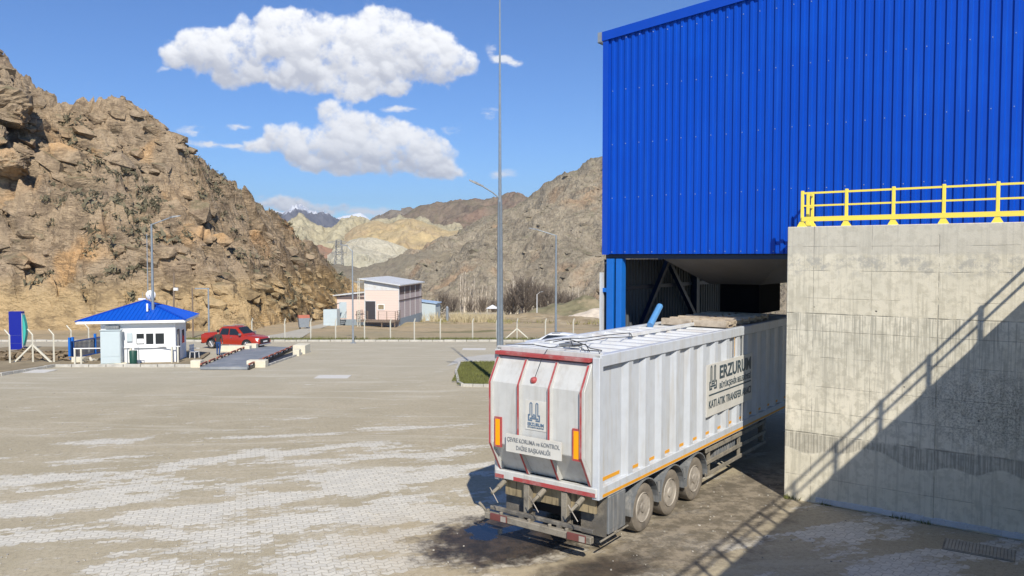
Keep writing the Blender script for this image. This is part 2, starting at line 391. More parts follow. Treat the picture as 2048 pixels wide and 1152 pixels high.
def yard_mat():
    m=bpy.data.materials.new('dusty_pavers'); m.use_nodes=True; t=NT(m.node_tree); bs=t.n['Principled BSDF']
    co=t.new('ShaderNodeTexCoord').outputs['Object']
    rot=t.new('ShaderNodeMapping',{'Vector':co,'Rotation':(0,0,R(-19))}).outputs[0]
    q=t.xyz(rot)
    # zig-zag interlocking blocks
    tri=t.math('PINGPONG',q[0],.13); zz=t.math('ADD',q[1],t.math('MULTIPLY',tri,.62))
    pv=t.comb(q[0],zz,0.0)
    br=t.new('ShaderNodeTexBrick',{'Vector':pv,'Color1':(.70,.66,.56,1),'Color2':(.56,.535,.465,1),'Mortar':(.36,.325,.25,1),'Scale':1.0,'Mortar Size':.011,'Mortar Smooth':.3,'Bias':0.0,'Brick Width':.26,'Row Height':.15})
    paver=t.mix(.28,br.outputs['Color'],t.mix(t.noise(co,3,3),(.52,.50,.45),(.72,.68,.59)))
    # dirt film
    n1=t.noise(co,.35,6,.6,.4); n2=t.noise(co,9,6,.8); n3=t.noise(co,45,4,.8)
    dirt=t.mix(t.sstep(n1,.35,.7),(.375,.32,.21),(.45,.385,.265))
    dirt=t.mix(t.math('MULTIPLY',t.sstep(n2,.48,.60),.55),dirt,(.27,.225,.155))
    dirt=t.mix(t.math('MULTIPLY',t.sstep(n3,.5,.66),.6),dirt,(.56,.50,.40))
    dirt=t.mix(t.math('MULTIPLY',br.outputs['Fac'],t.math('MULTIPLY',t.sstep(n2,.35,.6),.4)),dirt,(.27,.235,.165))
    # jagged block-scale mask
    sn=t.new('ShaderNodeVectorMath',{0:pv,1:(.26,.15,1)},operation='SNAP').outputs[0]
    jag=t.mix(.45,sn,rot)
    st=t.new('ShaderNodeMapping',{'Vector':jag,'Rotation':(0,0,R(18)),'Scale':(.6,1.6,1)}).outputs[0]
    e=t.noise(st,.42,9,.72,.2)
    w=t.xyz(co)
    reg=t.vm('LENGTH',t.vm('MULTIPLY',t.vm('SUBTRACT',co,(-5.0,18.0,0)),(.075,.09,0)))
    reg=t.sstep(reg,1.5,.1)
    reg2=t.vm('LENGTH',t.vm('MULTIPLY',t.vm('SUBTRACT',co,(8.5,14.5,0)),(.25,.25,0))); reg2=t.sstep(reg2,1.4,.4)
    reg=t.math('MAXIMUM',reg,t.math('MULTIPLY',reg2,.8))
    thr=t.math('ADD',e,t.math('MULTIPLY',reg,.17))
    expo=t.sstep(thr,.622,.672)
    sc=t.noise(t.new('ShaderNodeMapping',{'Vector':jag,'Rotation':(0,0,R(12)),'Scale':(.5,2.0,1)}).outputs[0],1.3,8,.78); expo=t.math('MAXIMUM',expo,t.math('MULTIPLY',t.sstep(sc,.585,.65),.75))
    c=t.mix(t.math('MULTIPLY',expo,.9),dirt,paver)
    # tyre tracks: pale streaks swinging across the yard
    tv=t.new('ShaderNodeMapping',{'Vector':t.vm('ADD',co,t.new('ShaderNodeVectorMath',{0:t.noise(co,.05,2,out='Color'),3:6.0},operation='SCALE').outputs[0]),'Rotation':(0,0,R(-24)),'Scale':(.05,.75,1)}).outputs[0]
    tr=t.sstep(t.noise(tv,2.2,5,.6),.52,.72); dist=t.sstep(w[1],12,40)
    c=t.mix(t.math('MULTIPLY',tr,t.math('ADD',.22,t.math('MULTIPLY',dist,.4))),c,(.58,.535,.43))
    far=t.sstep(w[1],26,48)
    c=t.mix(t.math('MULTIPLY',far,.4),c,(.47,.435,.345))
    # grease and water stains where the truck drips
    def spot(cx,cy,rx,ry,ang,lo,hi,ns=1.6,amp=.9):
        v=t.vm('SUBTRACT',co,(cx,cy,0)); v=t.new('ShaderNodeMapping',{'Vector':v,'Rotation':(0,0,R(ang))}).outputs[0]
        l=t.vm('LENGTH',t.vm('MULTIPLY',v,(1/rx,1/ry,0)))
        l=t.math('ADD',l,t.math('MULTIPLY',t.math('SUBTRACT',t.noise(co,ns,6,.65),.5),amp)); return t.sstep(l,hi,lo)
    s1=spot(.0,16.2,2.3,1.6,-36,.6,1.12,2.4,1.25)
    s4=spot(1.6,14.4,1.5,.7,-25,.4,1.2,3,1.1)
    s2=spot(4.6,17.6,5.2,1.5,-53.4,.6,1.25,1.3,1.2)
    s3=spot(2.6,15.6,2.2,1.0,-45,.2,1.2,1.2,1.6)
    halo=spot(.3,15.6,4.0,2.9,20,.5,1.15,.8,1.0)
    c=t.mix(t.math('MULTIPLY',halo,.4),c,(.44,.34,.20))
    c=t.mix(t.math('MULTIPLY',t.math('MAXIMUM',s2,s3),.85),c,t.mix(t.sstep(t.noise(co,2.6,7,.75),.42,.60),(.085,.07,.052),(.24,.20,.15)))
    c=t.mix(t.math('MULTIPLY',t.math('MAXIMUM',s1,t.math('MULTIPLY',s4,.9)),.97),c,t.mix(t.sstep(t.noise(co,2.2,7,.75),.40,.62),(.014,.010,.007),(.06,.04,.025)))
    p1=spot(-.58,16.45,.48,.62,-20,.72,.80,2.6,1.7); p2=spot(.15,16.75,1.1,.20,-36,.7,.85,2.6,1.4)
    pud=t.math('MAXIMUM',p1,p2)
    c=t.mix(pud,c,(.008,.008,.01))
    t.l.new(c,bs.inputs['Base Color'])
    rg=t.math('SUBTRACT',.92,t.math('MULTIPLY',s1,.35)); rg=t.mix(pud,rg,(.04,.04,.04)); t.l.new(rg,bs.inputs['Roughness'])
    hh=t.math('ADD',t.math('MULTIPLY',t.noise(co,35,4,.7),.5),t.math('MULTIPLY',t.math('MULTIPLY',expo,br.outputs['Fac']),-1.2))
    st_=t.math('MULTIPLY',t.math('SUBTRACT',1.0,pud),.55)
    bn=t.new('ShaderNodeBump',{'Strength':st_,'Distance':.02,'Height':hh}).outputs[0]; t.l.new(bn,bs.inputs['Normal'])
    return m
gxs=np.concatenate([np.linspace(-9000,-160,14),np.linspace(-140,160,160),np.linspace(200,9000,14)])
gys=np.concatenate([np.linspace(-400,-20,8),np.linspace(-10,60,26),np.linspace(61,330,230),np.linspace(380,12000,20)])
sheet('ground',gxs,gys,ground_mat(),-.03,bumpy=1.1)
YF=68.5 # far kerb of the yard
def fy(x): return YF+0.0*x
yxs=np.linspace(-75,30,40); yys=np.concatenate([np.linspace(-8,20,6),np.linspace(21,YF,30)])
sheet('yard_paving',yxs,yys,yard_mat(),.0)
def poly_sheet(name,poly,m,dz,thick=0,kind='structure'):
    n=len(poly); b=MB(); top=[(p[0],p[1],float(gz(p[1]))+dz) for p in poly]
    vs=top; fs=[tuple(range(n))]
    if thick:
        vs=top+[(p[0],p[1],p[2]-thick) for p in top]; fs+=[(i,n+i,n+(i+1)%n,(i+1)%n) for i in range(n)]
    b.add(vs,fs); o=b.build(name,m); 
    if kind:o['kind']=kind
    return o
def kerb(name,pts,w=.15,h=.13,seg=1.0,label='',group=None,cat='kerb',base=0.0):
    b=MB()
    for a,c in zip(pts[:-1],pts[1:]):
        a=Vector((a[0],a[1],0));c=Vector((c[0],c[1],0));L=(c-a).length;n=max(1,round(L/seg))
        for i in range(n):
            p=a.lerp(c,(i+.02)/n);q=a.lerp(c,(i+.98)/n)
            j=random.uniform(-.012,.012)
            p.z=float(gz(p.y))+h/2+base-.05+j;q.z=float(gz(q.y))+h/2+base-.05+j
            b.beam(p,q,w,h+.1)
    o=b.build(name,Mt['stone'],bevel=.012); tag(o,label,cat,group); return o
# ------------------------------------------------------------ hills
def rock_mat(name,c1,c2,c3,veg,vegamt=.6,s=1.0,bump=1.0,cracks=.6,bands=None,warm=None,strata=0,golden=False):
    m=bpy.data.materials.new(name); m.use_nodes=True; t=NT(m.node_tree); bs=t.n['Principled BSDF']
    co=t.new('ShaderNodeTexCoord').outputs['Object']
    P=t.new('ShaderNodeVectorMath',{0:co,3:s},operation='SCALE').outputs[0]
    a=t.noise(P,.06,6,.6,.5); b=t.noise(P,.30,7,.7,.8); d=t.noise(P,1.9,8,.85)
    c=t.mix(t.sstep(a,.40,.62),c1,c2); c=t.mix(t.math('MULTIPLY',t.sstep(b,.46,.66),.7),c,c3)
    if warm:
        wn=t.noise(P,.09,3,.5,.3); c=t.mix(t.math('MULTIPLY',t.sstep(wn,.56,.70),.75),c,warm)
    c=t.mix(t.math('MULTIPLY',t.sstep(d,.5,.66),.6),c,tuple(x*.45 for x in c3))
    c=t.mix(t.math('MULTIPLY',t.sstep(d,.48,.34),.5),c,tuple(min(1,x*1.45) for x in c1))
    if golden: c=t.mix(t.math('MULTIPLY',t.sstep(t.xyz(co)[2],4.5,1.0),.55),c,(.62,.44,.21))
    sv=t.new('ShaderNodeMapping',{'Vector':P,'Rotation':(R(20),R(25),R(30)),'Scale':(.35,.35,1.2)}).outputs[0]
    vo=t.new('ShaderNodeTexVoronoi',{'Vector':t.vm('ADD',sv,t.noise(P,.6,4,out='Color')),'Scale':.8,'Detail':3.0,'Roughness':.7},feature='DISTANCE_TO_EDGE').outputs['Distance']
    ck=t.sstep(vo,.09,.0); c=t.mix(t.math('MULTIPLY',t.math('MULTIPLY',ck,t.sstep(t.noise(P,.35,4,.6),.42,.6)),cracks),c,tuple(x*.3 for x in c3))
    nz=t.xyz(t.new('ShaderNodeNewGeometry').outputs['Normal'])[2]
    vg=t.math('MULTIPLY',t.sstep(nz,.62,.86),t.sstep(t.noise(P,.5,7,.75),.42,.60))
    c=t.mix(t.math('MULTIPLY',vg,vegamt),c,veg)
    t.l.new(c,bs.inputs['Base Color']); bs.inputs['Roughness'].default_value=1; bs.inputs['Specular IOR Level'].default_value=.08
    h=t.math('ADD',t.math('MULTIPLY',t.noise(P,1.1,9,.8),1.0),t.math('MULTIPLY',t.sstep(vo,.0,.14),.45))
    if strata: h=t.math('ADD',h,t.math('MULTIPLY',t.noise(sv,1.5,4,.6),strata))
    t.l.new(t.new('ShaderNodeBump',{'Strength':bump,'Distance':.4/s,'Height':h}).outputs[0],bs.inputs['Normal'])
    return m
def hill(name,px,sky,depb,depc,m,cols=300,rows=220,big=0,bigs=30,med=0,meds=9,blk=0,blks=3,fine=0,fines=1,cut=None,crest=.5,crests=2,prof=1.0,back=.6,zb=None,gully=0,gs=14,smooth=False,seed=0,shape=None):
    x0,x1=px[0],px[-1]; P=np.linspace(x0,x1,cols)
    s1=np.linspace(0,1,rows); s2=1+np.linspace(0,1,12)[1:]*.8; S=np.concatenate([s1,s2])
    PX,SS=np.meshgrid(P,S)
    Yb=np.interp(PX,depb[0],depb[1]); Yc=np.interp(PX,depc[0],depc[1])
    sk=np.interp(PX,px,sky)
    p=R(PITCH); ry=(576-sk)/F; sl=(-math.sin(p)+ry*math.cos(p))/(math.cos(p)+ry*math.sin(p))
    # the slope is slanted a little so its ground plan is not a row of straight columns
    Y=Yb+(Yc-Yb)*SS; X=(PX-1024)/F*Y
    Zc=5.9+sl*Yc
    Zb=(gz(Yb)-1.0) if zb is None else np.full_like(Yb,zb)
    H=np.maximum(Zc-Zb,.5)
    if shape: pf=np.interp(SS,shape[0],shape[1])
    else: pf=np.clip(SS,0,1)**prof
    cu=np.interp(PX,cut[0],cut[1]) if cut else 0
    Z=Zb+cu*np.clip(SS/.05,0,1)+(H-cu)*pf
    Z=np.where(SS>1,Zc-(SS-1)*back*H,Z)
    env=np.clip(SS/.05,0,1)*np.clip((1.02-SS)/.15,0,1)
    u,v=X,Y*1.6
    if big: Z+=env*big*(fbm(u/bigs,v/bigs,3,seed+1)-.5)*2
    if gully: 
        wx=u+ (fbm(u/60,v/60,3,seed+4)-.5)*40
        gu=fbm(wx/gs,v/(gs*7),4,seed+2,.55,True); Z+=env*gully*(gu-.6)*1.6
    if med: Z+=env*med*(fbm(u/meds+.3*v/meds,v/meds,4,seed+31,.55,True)-.6)*2
    if blk:
        wu=u+(fbm(u/4,v/4,3,seed+8)-.5)*blks*1.6; wv=v+(fbm(u/4+9,v/4,3,seed+12)-.5)*blks*1.6
        for k,(sc,am) in enumerate(((1,1),(.4,.45),(2.6,1.5),(6.5,2.4))):
            f1,f2,cid=voro(wu/(blks*sc*1.7)+wv*.12/sc,wv/(blks*sc),seed+60+k)
            e=np.clip((f2-f1)/.18,0,1); Z+=env*blk*am*((cid-.5)*1.5*e-(1-e)*.7)
    ev2=np.clip(SS/.05,0,1)*np.clip((1.6-SS),0,1)
    if fine: Z+=ev2*fine*(fbm(u/fines,v/fines,4,seed+91,.6)-.5)*2
    cr=np.clip(1-np.abs(SS-1)*8,0,1)
    f1,f2,cid=voro(PX*0+X/crests,X*0+3.3,seed+77)
    Z+=cr*crest*((fbm(X/crests,X*0+.5,4,seed+70,.6,True)-.55)*1.6+(cid-.5)*.8)
    return grid(name,X,Y,Z,m,'structure',smooth)
rk=rock_mat('rocky_hillside',(.445,.335,.22),(.37,.29,.205),(.25,.185,.13),(.20,.18,.105),.75,1.0,1.0,.6,warm=(.64,.38,.17),strata=.35,golden=True)
left=hill('rocky_hill',[-500,-300,-120,0,20,45,70,105,135,160,185,205,240,262,300,330,370,395,420,440,470,495,520,545,575,600,620,640,690,720,760,800],
  [40,90,110,128,120,142,172,188,210,200,213,197,216,236,246,272,302,332,362,384,394,402,425,446,470,492,505,545,556,590,612,625],
  ([-500,0,500,560,600,650,700,760,800],[84,84,86,98,118,145,175,200,215]),
  ([-500,0,200,400,470,540,620,700,800],[118,120,124,128,148,168,190,225,245]),rk,cols=760,rows=520,
  big=4.5,bigs=26,med=3.2,meds=11,blk=1.15,blks=2.6,fine=.45,fines=.9,cut=([-500,0,420,520,600,800],[5.6,5.6,4.6,2.5,1,0]),
  crest=2.6,crests=4,shape=([0,.05,.30,.45,.7,1,2],[0,.02,.26,.48,.72,1,1]),seed=3)
rk2=rock_mat('grey_brown_hillside',(.37,.315,.235),(.29,.25,.19),(.205,.17,.13),(.19,.18,.11),.75,.45,.9,.4,warm=(.40,.27,.17))
scree=hill('scree_hill',[640,700,760,800,850,900,960,1010,1040,1060,1090,1120,1150,1180,1205,1260,1330,1420,1520,1640,1800],
  [600,585,548,525,500,474,446,428,412,394,370,352,338,324,318,300,285,280,300,330,300],
  ([640,760,900,1200,1800],[330,290,262,240,150]),([640,760,900,1040,1200,1500,1800],[560,540,500,470,430,330,260]),rk2,cols=620,rows=380,
  big=12,bigs=70,med=5,meds=30,blk=.6,blks=6,fine=.6,fines=3,gully=8,gs=34,crest=3,crests=9,prof=1.1,seed=21)
mid=rock_mat('brown_ridge',(.25,.20,.15),(.29,.22,.165),(.19,.15,.12),(.15,.14,.09),.5,.12,.8,.2,warm=(.30,.20,.15))
hill('brown_ridge_hill',[700,760,800,850,880,900,950,985,1010,1030,1045,1070,1110,1200],[470,455,448,430,424,415,405,403,396,391,402,420,440,450],
  ([700,1200],[620,560]),([700,1200],[1250,1150]),mid,cols=300,rows=160,zb=-16,big=20,bigs=200,med=10,meds=60,gully=14,gs=70,fine=1.5,fines=9,crest=5,crests=40,seed=33,smooth=True)
def plain(name,a,b,c,s=.1,bump=.5,warm=None,strat=0): return rock_mat(name,a,b,c,(.25,.24,.17),.25,s,bump,.05,warm=warm)
pale=plain('pale_green_badland',(.47,.42,.285),(.42,.37,.25),(.36,.31,.215),.1,warm=(.46,.35,.2))
hill('badland_ridge',[440,470,500,520,545,565,600,625,650,680,705,740,780,820,850,880,920,960],[400,405,424,446,462,450,436,452,466,450,440,444,446,440,442,455,452,462],
  ([440,960],[560,600]),([440,960],[900,960]),pale,cols=420,rows=160,zb=-20,gully=26,gs=45,med=5,meds=30,fine=1,fines=6,crest=3,crests=30,seed=41,smooth=True)
och=plain('ochre_badland',(.48,.37,.20),(.40,.29,.19),(.42,.33,.22),.06,.25,warm=(.42,.25,.165))
hill('ochre_hill',[690,715,745,780,815,845,870,900,930,965,1000,1030],[468,452,440,446,440,444,450,462,458,455,462,480],
  ([690,1030],[500,520]),([690,1030],[760,740]),och,cols=300,rows=140,zb=-20,gully=15,gs=34,med=3,meds=24,fine=.5,fines=6,crest=1.5,crests=30,seed=47,smooth=True)
redh=plain('red_earth',(.36,.19,.125),(.33,.205,.14),(.30,.20,.14),.1,.3)
hill('red_earth_hill',[590,610,640,660,700,740,780],[520,500,492,495,505,515,530],([590,780],[430,430]),([590,780],[560,560]),redh,cols=160,rows=90,zb=-20,gully=5,gs=40,fine=.8,fines=6,crest=2,crests=20,seed=52,smooth=True)
wht=plain('chalky_earth',(.50,.46,.36),(.44,.41,.31),(.40,.36,.27),.3,.6)
hill('chalk_dome',[655,680,700,720,745,775,800,825,840],[510,496,482,477,475,482,492,503,515],([655,840],[420,420]),([655,840],[500,500]),wht,cols=220,rows=110,zb=-20,gully=7,gs=10,fine=.3,fines=3,crest=.5,crests=6,seed=57,prof=.7)
slp=plain('dark_slope',(.22,.19,.145),(.26,.215,.15),(.19,.16,.12),.3,.5)
hill('lower_slope_hill',[560,600,640,680,720,760,800,860,900],[560,532,528,530,536,528,512,500,500],([560,900],[330,330]),([560,900],[410,410]),slp,cols=260,rows=90,zb=-19,gully=6,gs=25,fine=.8,fines=4,crest=1,crests=8,seed=61)
hill('bare_peak_hill',[730,745,765,780,800,820,835,850,880],[450,438,428,421,419,417,424,432,450],([730,880],[1300,1300]),([730,880],[1700,1700]),plain('grey_peak',(.26,.22,.18),(.22,.185,.15),(.18,.15,.12),.05),cols=160,rows=80,zb=0,gully=30,gs=70,fine=4,fines=20,crest=7,crests=60,seed=66)
def snowmat(name,rock,line,soft,amt=1):
    m=bpy.data.materials.new(name); m.use_nodes=True; t=NT(m.node_tree); bs=t.n['Principled BSDF']
    co=t.new('ShaderNodeTexCoord').outputs['Object']; z=t.xyz(co)[2]
    n=t.noise(t.new('ShaderNodeMapping',{'Vector':co,'Scale':(.004,.002,.001)}).outputs[0],1.3,7,.65,.5)
    k=t.math('ADD',t.math('DIVIDE',t.math('SUBTRACT',z,line),soft),t.math('MULTIPLY',t.math('SUBTRACT',n,.5),3.2))
    c=t.mix(t.math('MULTIPLY',t.sstep(k,-.1,.35),amt),rock,(.80,.83,.88)); t.l.new(c,bs.inputs['Base Color']); bs.inputs['Roughness'].default_value=.9; bs.inputs['Specular IOR Level'].default_value=.1
    return m
hill('snowy_mountain',[500,528,545,565,585,600,615,635,655,675,700,730,780],[440,426,421,424,417,414,419,430,434,440,448,462,470],([500,780],[3000,3000]),([500,780],[5200,5200]),
  snowmat('patchy_snow_rock',(.14,.14,.16),258,60,.75),cols=220,rows=120,zb=0,gully=120,gs=240,med=20,meds=90,crest=8,crests=160,seed=71,smooth=True)
hill('snow_peak',[640,665,680,700,712,722,732,750,770],[455,441,435,432,427,426,433,444,455],([640,770],[6500,6500]),([640,770],[8000,8000]),
  snowmat('deep_snow',(.25,.27,.32),260,120,1),cols=120,rows=70,zb=0,gully=110,gs=300,crest=10,crests=200,seed=75,smooth=True)
# angular rocks breaking out of the slopes
def outcrops(o,n,name,rows,cols,xlim,slim,smin,smax,m,seed,squash=.6):
    import bmesh
    r=np.random.default_rng(seed); me=o.data; co=np.empty(len(me.vertices)*3); me.vertices.foreach_get('co',co); co=co.reshape(rows,cols,3); B=MB()
    for _ in range(n):
        i=int(r.uniform(*slim)*rows); j=int(r.uniform(*xlim)*(cols-1)); p=co[i,j]
        if vn(np.array(p[0]/16+50),np.array(p[2]/7),seed)<.40: continue
        sz=smin+(smax-smin)*r.random()**3.2
        P=r.normal(size=(15,3)); P/=np.linalg.norm(P,axis=1)[:,None]; P*=np.array([1.35,.9,squash])*sz*r.uniform(.75,1.1,size=(15,1))
        a=R(r.uniform(8,26)); x=P[:,0]*math.cos(a)+P[:,2]*math.sin(a); z=-P[:,0]*math.sin(a)+P[:,2]*math.cos(a); th=r.uniform(-.5,.5)
        P=np.stack([x*math.cos(th)-P[:,1]*math.sin(th),x*math.sin(th)+P[:,1]*math.cos(th),z],-1)+p-np.array([0,-sz*.15,sz*.12])
        bm=bmesh.new(); vs=[bm.verts.new(q) for q in P]; rr=bmesh.ops.convex_hull(bm,input=vs); bm.verts.index_update()
        b0=len(B.v); used={}
        for f in bm.faces:
            ids=[]
            for v in f.verts:
                if v.index not in used: used[v.index]=len(B.v); B.v.append(tuple(v.co))
                ids.append(used[v.index])
            B.f.append(tuple(ids))
        bm.free()
    q=B.build(name,m,fix=False); q['kind']='structure'; return q
def big_crag():
    import bmesh
    r=np.random.default_rng(21); B=MB()
    for (px,py,Y,sz,sq) in((0,205,104,3.9,.75),(30,235,103,2.4,.7),(-40,200,103,4.6,.8),(22,330,97,2.2,.7),(-60,280,98,4.0,.8)):
        c=np.array([(px-1024)/F*Y,Y,zpix(py,Y)])
        P=r.normal(size=(26,3)); P/=np.linalg.norm(P,axis=1)[:,None]; P*=np.array([1.2,1.0,sq])*sz*r.uniform(.8,1.1,size=(26,1)); P+=c
        bm=bmesh.new(); [bm.verts.new(q) for q in P]; bmesh.ops.convex_hull(bm,input=bm.verts[:]); bmesh.ops.triangulate(bm,faces=bm.faces[:]); bmesh.ops.subdivide_edges(bm,edges=bm.edges[:],cuts=5,use_grid_fill=True)
        bm.verts.index_update()
        V=np.array([v.co[:] for v in bm.verts]); n=(fbm(V[:,0]/1.8+V[:,2]*.3,V[:,2]/.9+V[:,1]*.4,5,5,.6,True)-.5)*2.6; f1,f2,cd=voro(V[:,0]/1.6+V[:,1]/3,V[:,2]/1.1,9); n+=(cd-.5)*.8*(np.clip((f2-f1)/.15,0,1))
        d=(V-c); d/=np.linalg.norm(d,axis=1)[:,None]+1e-6; V=V+d*n[:,None]*.6
        b0=len(B.v); B.v+= [tuple(v) for v in V]; B.f+=[tuple(v.index+b0 for v in f.verts) for f in bm.faces if all(v.index>=0 for v in f.verts)]; bm.free()
    q=B.build('overhanging_crag',rk,fix=False); q['kind']='structure'
outcrops(left,2600,'rock_outcrops',531,760,(.3,.97),(.05,.93),.25,1.75,rk,5)
outcrops(left,40,'crag_outcrops',531,760,(.3,.8),(.30,.85),1.2,3.0,rk,9,.8)
outcrops(scree,900,'scree_rocks',391,620,(.05,.75),(.05,.93),.6,3.2,rk2,15)
big_crag()
# scrub on the near hillside
def scrub(o,n,name,label,xlim,slim,size,rows,cols,seed,matn='shrub'):
    r=np.random.default_rng(seed); me=o.data; co=np.empty(len(me.vertices)*3); me.vertices.foreach_get('co',co); co=co.reshape(rows,cols,3)
    b=MB()
    for _ in range(n):
        i=int(r.uniform(*slim)*rows); j=int(r.uniform(*xlim)*(cols-1)); p=co[i,j]
        if vn(np.array(p[0]/9),np.array(p[1]/6),8)<.5: continue
        sz=size*(.35+r.random()**3*1.6)
        for k in range(16):
            th=r.uniform(0,6.28);ph=r.uniform(.1,1.35); d=np.array([math.cos(th)*math.cos(ph),math.sin(th)*math.cos(ph),math.sin(ph)*.8])
            q=p+d*sz*r.uniform(.3,1); s=sz*.33; a=r.normal(size=3)*s; c=r.normal(size=3)*s
            b.add([q,q+a,q+c],[(0,1,2)])
    ob=b.build(name,Mt[matn],fix=False); tag(ob,label,None,None,'stuff'); ob['category']='scrub'; return ob
scrub(left,5200,'scrub','low dry scrub dotted over the rocky hillside',(.3,.98),(.06,.9),.62,531,760,4)
# ------------------------------------------------------------ bare trees in the valley
def bare_tree(h,spread,nb,up,thick,seed):
    r=random.Random(seed); tr=MB(); cr=MB()
    lean=(r.uniform(-.03,.03)*h,r.uniform(-.02,.02)*h)
    tr.tube([(0,0,-.3),(lean[0]*.3,lean[1]*.3,h*.4),(lean[0],lean[1],h)],[thick,thick*.75,thick*.2],5)
    for i in range(nb):
        f=r.uniform(.12,.95); th=r.uniform(0,6.283); z=h*f; l=spread*(1.1-f*.75)*r.uniform(.6,1.3)
        c,s=math.cos(th),math.sin(th); a=Vector((lean[0]*f,lean[1]*f,z)); m=a+Vector((c*l*.55,s*l*.55,l*up*.8)); e=a+Vector((c*l*.8,s*l*.8,l*up*2.0))
        cr.tube([a,m,e],[thick*.28,thick*.18,thick*.07],3,False)
        for k in range(3):
            g=a.lerp(m,r.uniform(.3,1)) if k==0 else m.lerp(e,r.random()); t2=th+r.uniform(-1.2,1.2)
            cr.tube([g,g+Vector((math.cos(t2)*l*.25,math.sin(t2)*l*.25,l*.4*up+.3))],[thick*.13,thick*.06],3,False)
    return tr,cr
def tree_proto(name,h,sp,nb,up,th,seed):
    t=T(name,'x','tree'); a,b=bare_tree(h,sp,nb,up,th,seed); a.build('trunk',Mt['bark'],t,fix=False); b.build('crown',Mt['twig'] if name=='poplar_tree' else Mt['twigd'],t,fix=False); return t
pop=[tree_proto('poplar_tree',14,1.1,46,1.7,.34,s) for s in range(4)]
bsh=[tree_proto('bare_tree',7,3.6,130,.7,.22,s+10) for s in range(3)]
rt=random.Random(3); used=set()
pxs=[]
x=921.0
while x<1066:
    pxs.append(x); x+=rt.uniform(2.6,5.2)
for x in np.arange(1132,1200,7.5): pxs.append(x+rt.uniform(-2,2))
for i,x in enumerate(pxs):
    k=i%4; o=pop[k] if k not in used else copy_tree(pop[k]); used.add(k)
    dY=225+rt.uniform(-7,18); p=at(x,dY); p.z=float(gz(dY)); o.location=p
    far=x>1100
    s=rt.uniform(.72,1.0)*(.68 if far else 1)*(0.9+.12*math.sin(x*.05)); o.scale=(s,s,s*rt.uniform(.9,1.05)); o.rotation_euler=(0,0,rt.uniform(0,6))
    o['label']='tall bare poplar in the pale row on the valley floor' if not far else 'shorter bare poplar in the row at the foot of the right slope'
    o['group']='bare poplars in the valley row' if not far else 'short bare poplars by the building'
used=set()
for i,(x,Y,s) in enumerate([(1028,205,1.1),(1048,200,1.3),(1063,204,1.2),(1082,208,1.15),(1096,200,1.0),(1012,215,.8),(905,190,.7),(1120,205,.9),(886,180,.75),(1140,200,.8),(940,208,.6),(965,206,.7),(988,210,.65),(1160,204,.7),(1182,206,.75)]):
    k=i%3; o=bsh[k] if k not in used else copy_tree(bsh[k]); used.add(k); p=at(x,Y); o.location=p; o.scale=(s,s,s); o.rotation_euler=(0,0,i*1.3)
    o['label']='bushy leafless tree in front of the bare poplars'; o['group']='bushy leafless trees on the valley floor'
# evergreen at the pink building and row on the far slope
def leafy(name,c,rad,n,ls,m,loc,label,cat,seed,trunk=.1,group=None):
    r=np.random.default_rng(seed); t=T(name,label,cat,loc,0,group); b=MB()
    for _ in range(n):
        d=r.normal(size=3); d/=np.linalg.norm(d); q=np.array(c)+d*np.array(rad)*r.random()**.4*(.75+.5*vn(np.array(d[0]*2+seed),np.array(d[2]*2),seed)); a=r.normal(size=3)*ls; e=r.normal(size=3)*ls
        b.add([q,q+a,q+e],[(0,1,2)])
    b.build('crown',Mt[m],t,fix=False); MB().tube([(0,0,-.2),(0,0,c[2])],[trunk,trunk*.6],5).build('trunk',Mt['wood'],t); return t
leafy('evergreen_shrub',(0,0,1.5),(1.6,1.2,1.6),420,.28,'evergreen',at(867,128),'dark evergreen bush right of the pink building','bush',1)
for i,(x,w) in enumerate([(880,1.7),(858,1.2)]): 
    leafy('bare_bush',(0,0,1.1),(w,1.1,1.2),300,.2,'twig',at(x,118+i*5),['wide leafless brown bush beside the dark evergreen bush','small leafless bush against the back of the pink building'][i],'bush',3+i)
for i in range(9):
    x=642+i*5.6; Y=300; p=at(x,Y,zpix(549+i*.6,Y)-2.2); h=rt.uniform(1.6,3)
    leafy('conifer',(0,0,h*.6),(1.0,1.0,h),120,.35,'evergreen',p,'small dark conifer in the short row on the far slope','tree',20+i,.15,'small conifers on the far slope')
# reeds and grass strips
def tufts(name,label,cnt,fn,h,w,m,cat='grass',lean=.3,seed=1):
    r=np.random.default_rng(seed); b=MB()
    for _ in range(cnt):
        p=fn(r); 
        if p is None: continue
        hh=h*(.4+r.random()); th=r.uniform(0,3.14); dx,dy=math.cos(th)*w,math.sin(th)*w; l=r.normal(size=2)*lean*hh
        b.add([(p[0]-dx,p[1]-dy,p[2]-.02),(p[0]+dx,p[1]+dy,p[2]-.02),(p[0]+l[0],p[1]+l[1],p[2]+hh)],[(0,1,2)])
    o=b.build(name,Mt[m],fix=False); o['kind']='stuff'; o['label']=label; o['category']=cat; return o
def reedpt(r):
    x=r.uniform(845,1010); Y=r.uniform(104,150)
    if vn(np.array(x/14),np.array(Y/9),5)<.45: return None
    return at(x,Y)
tufts('dry_reeds','pale dry reeds standing in the field beyond the fence',9000,reedpt,1.3,.05,'reed',seed=4)
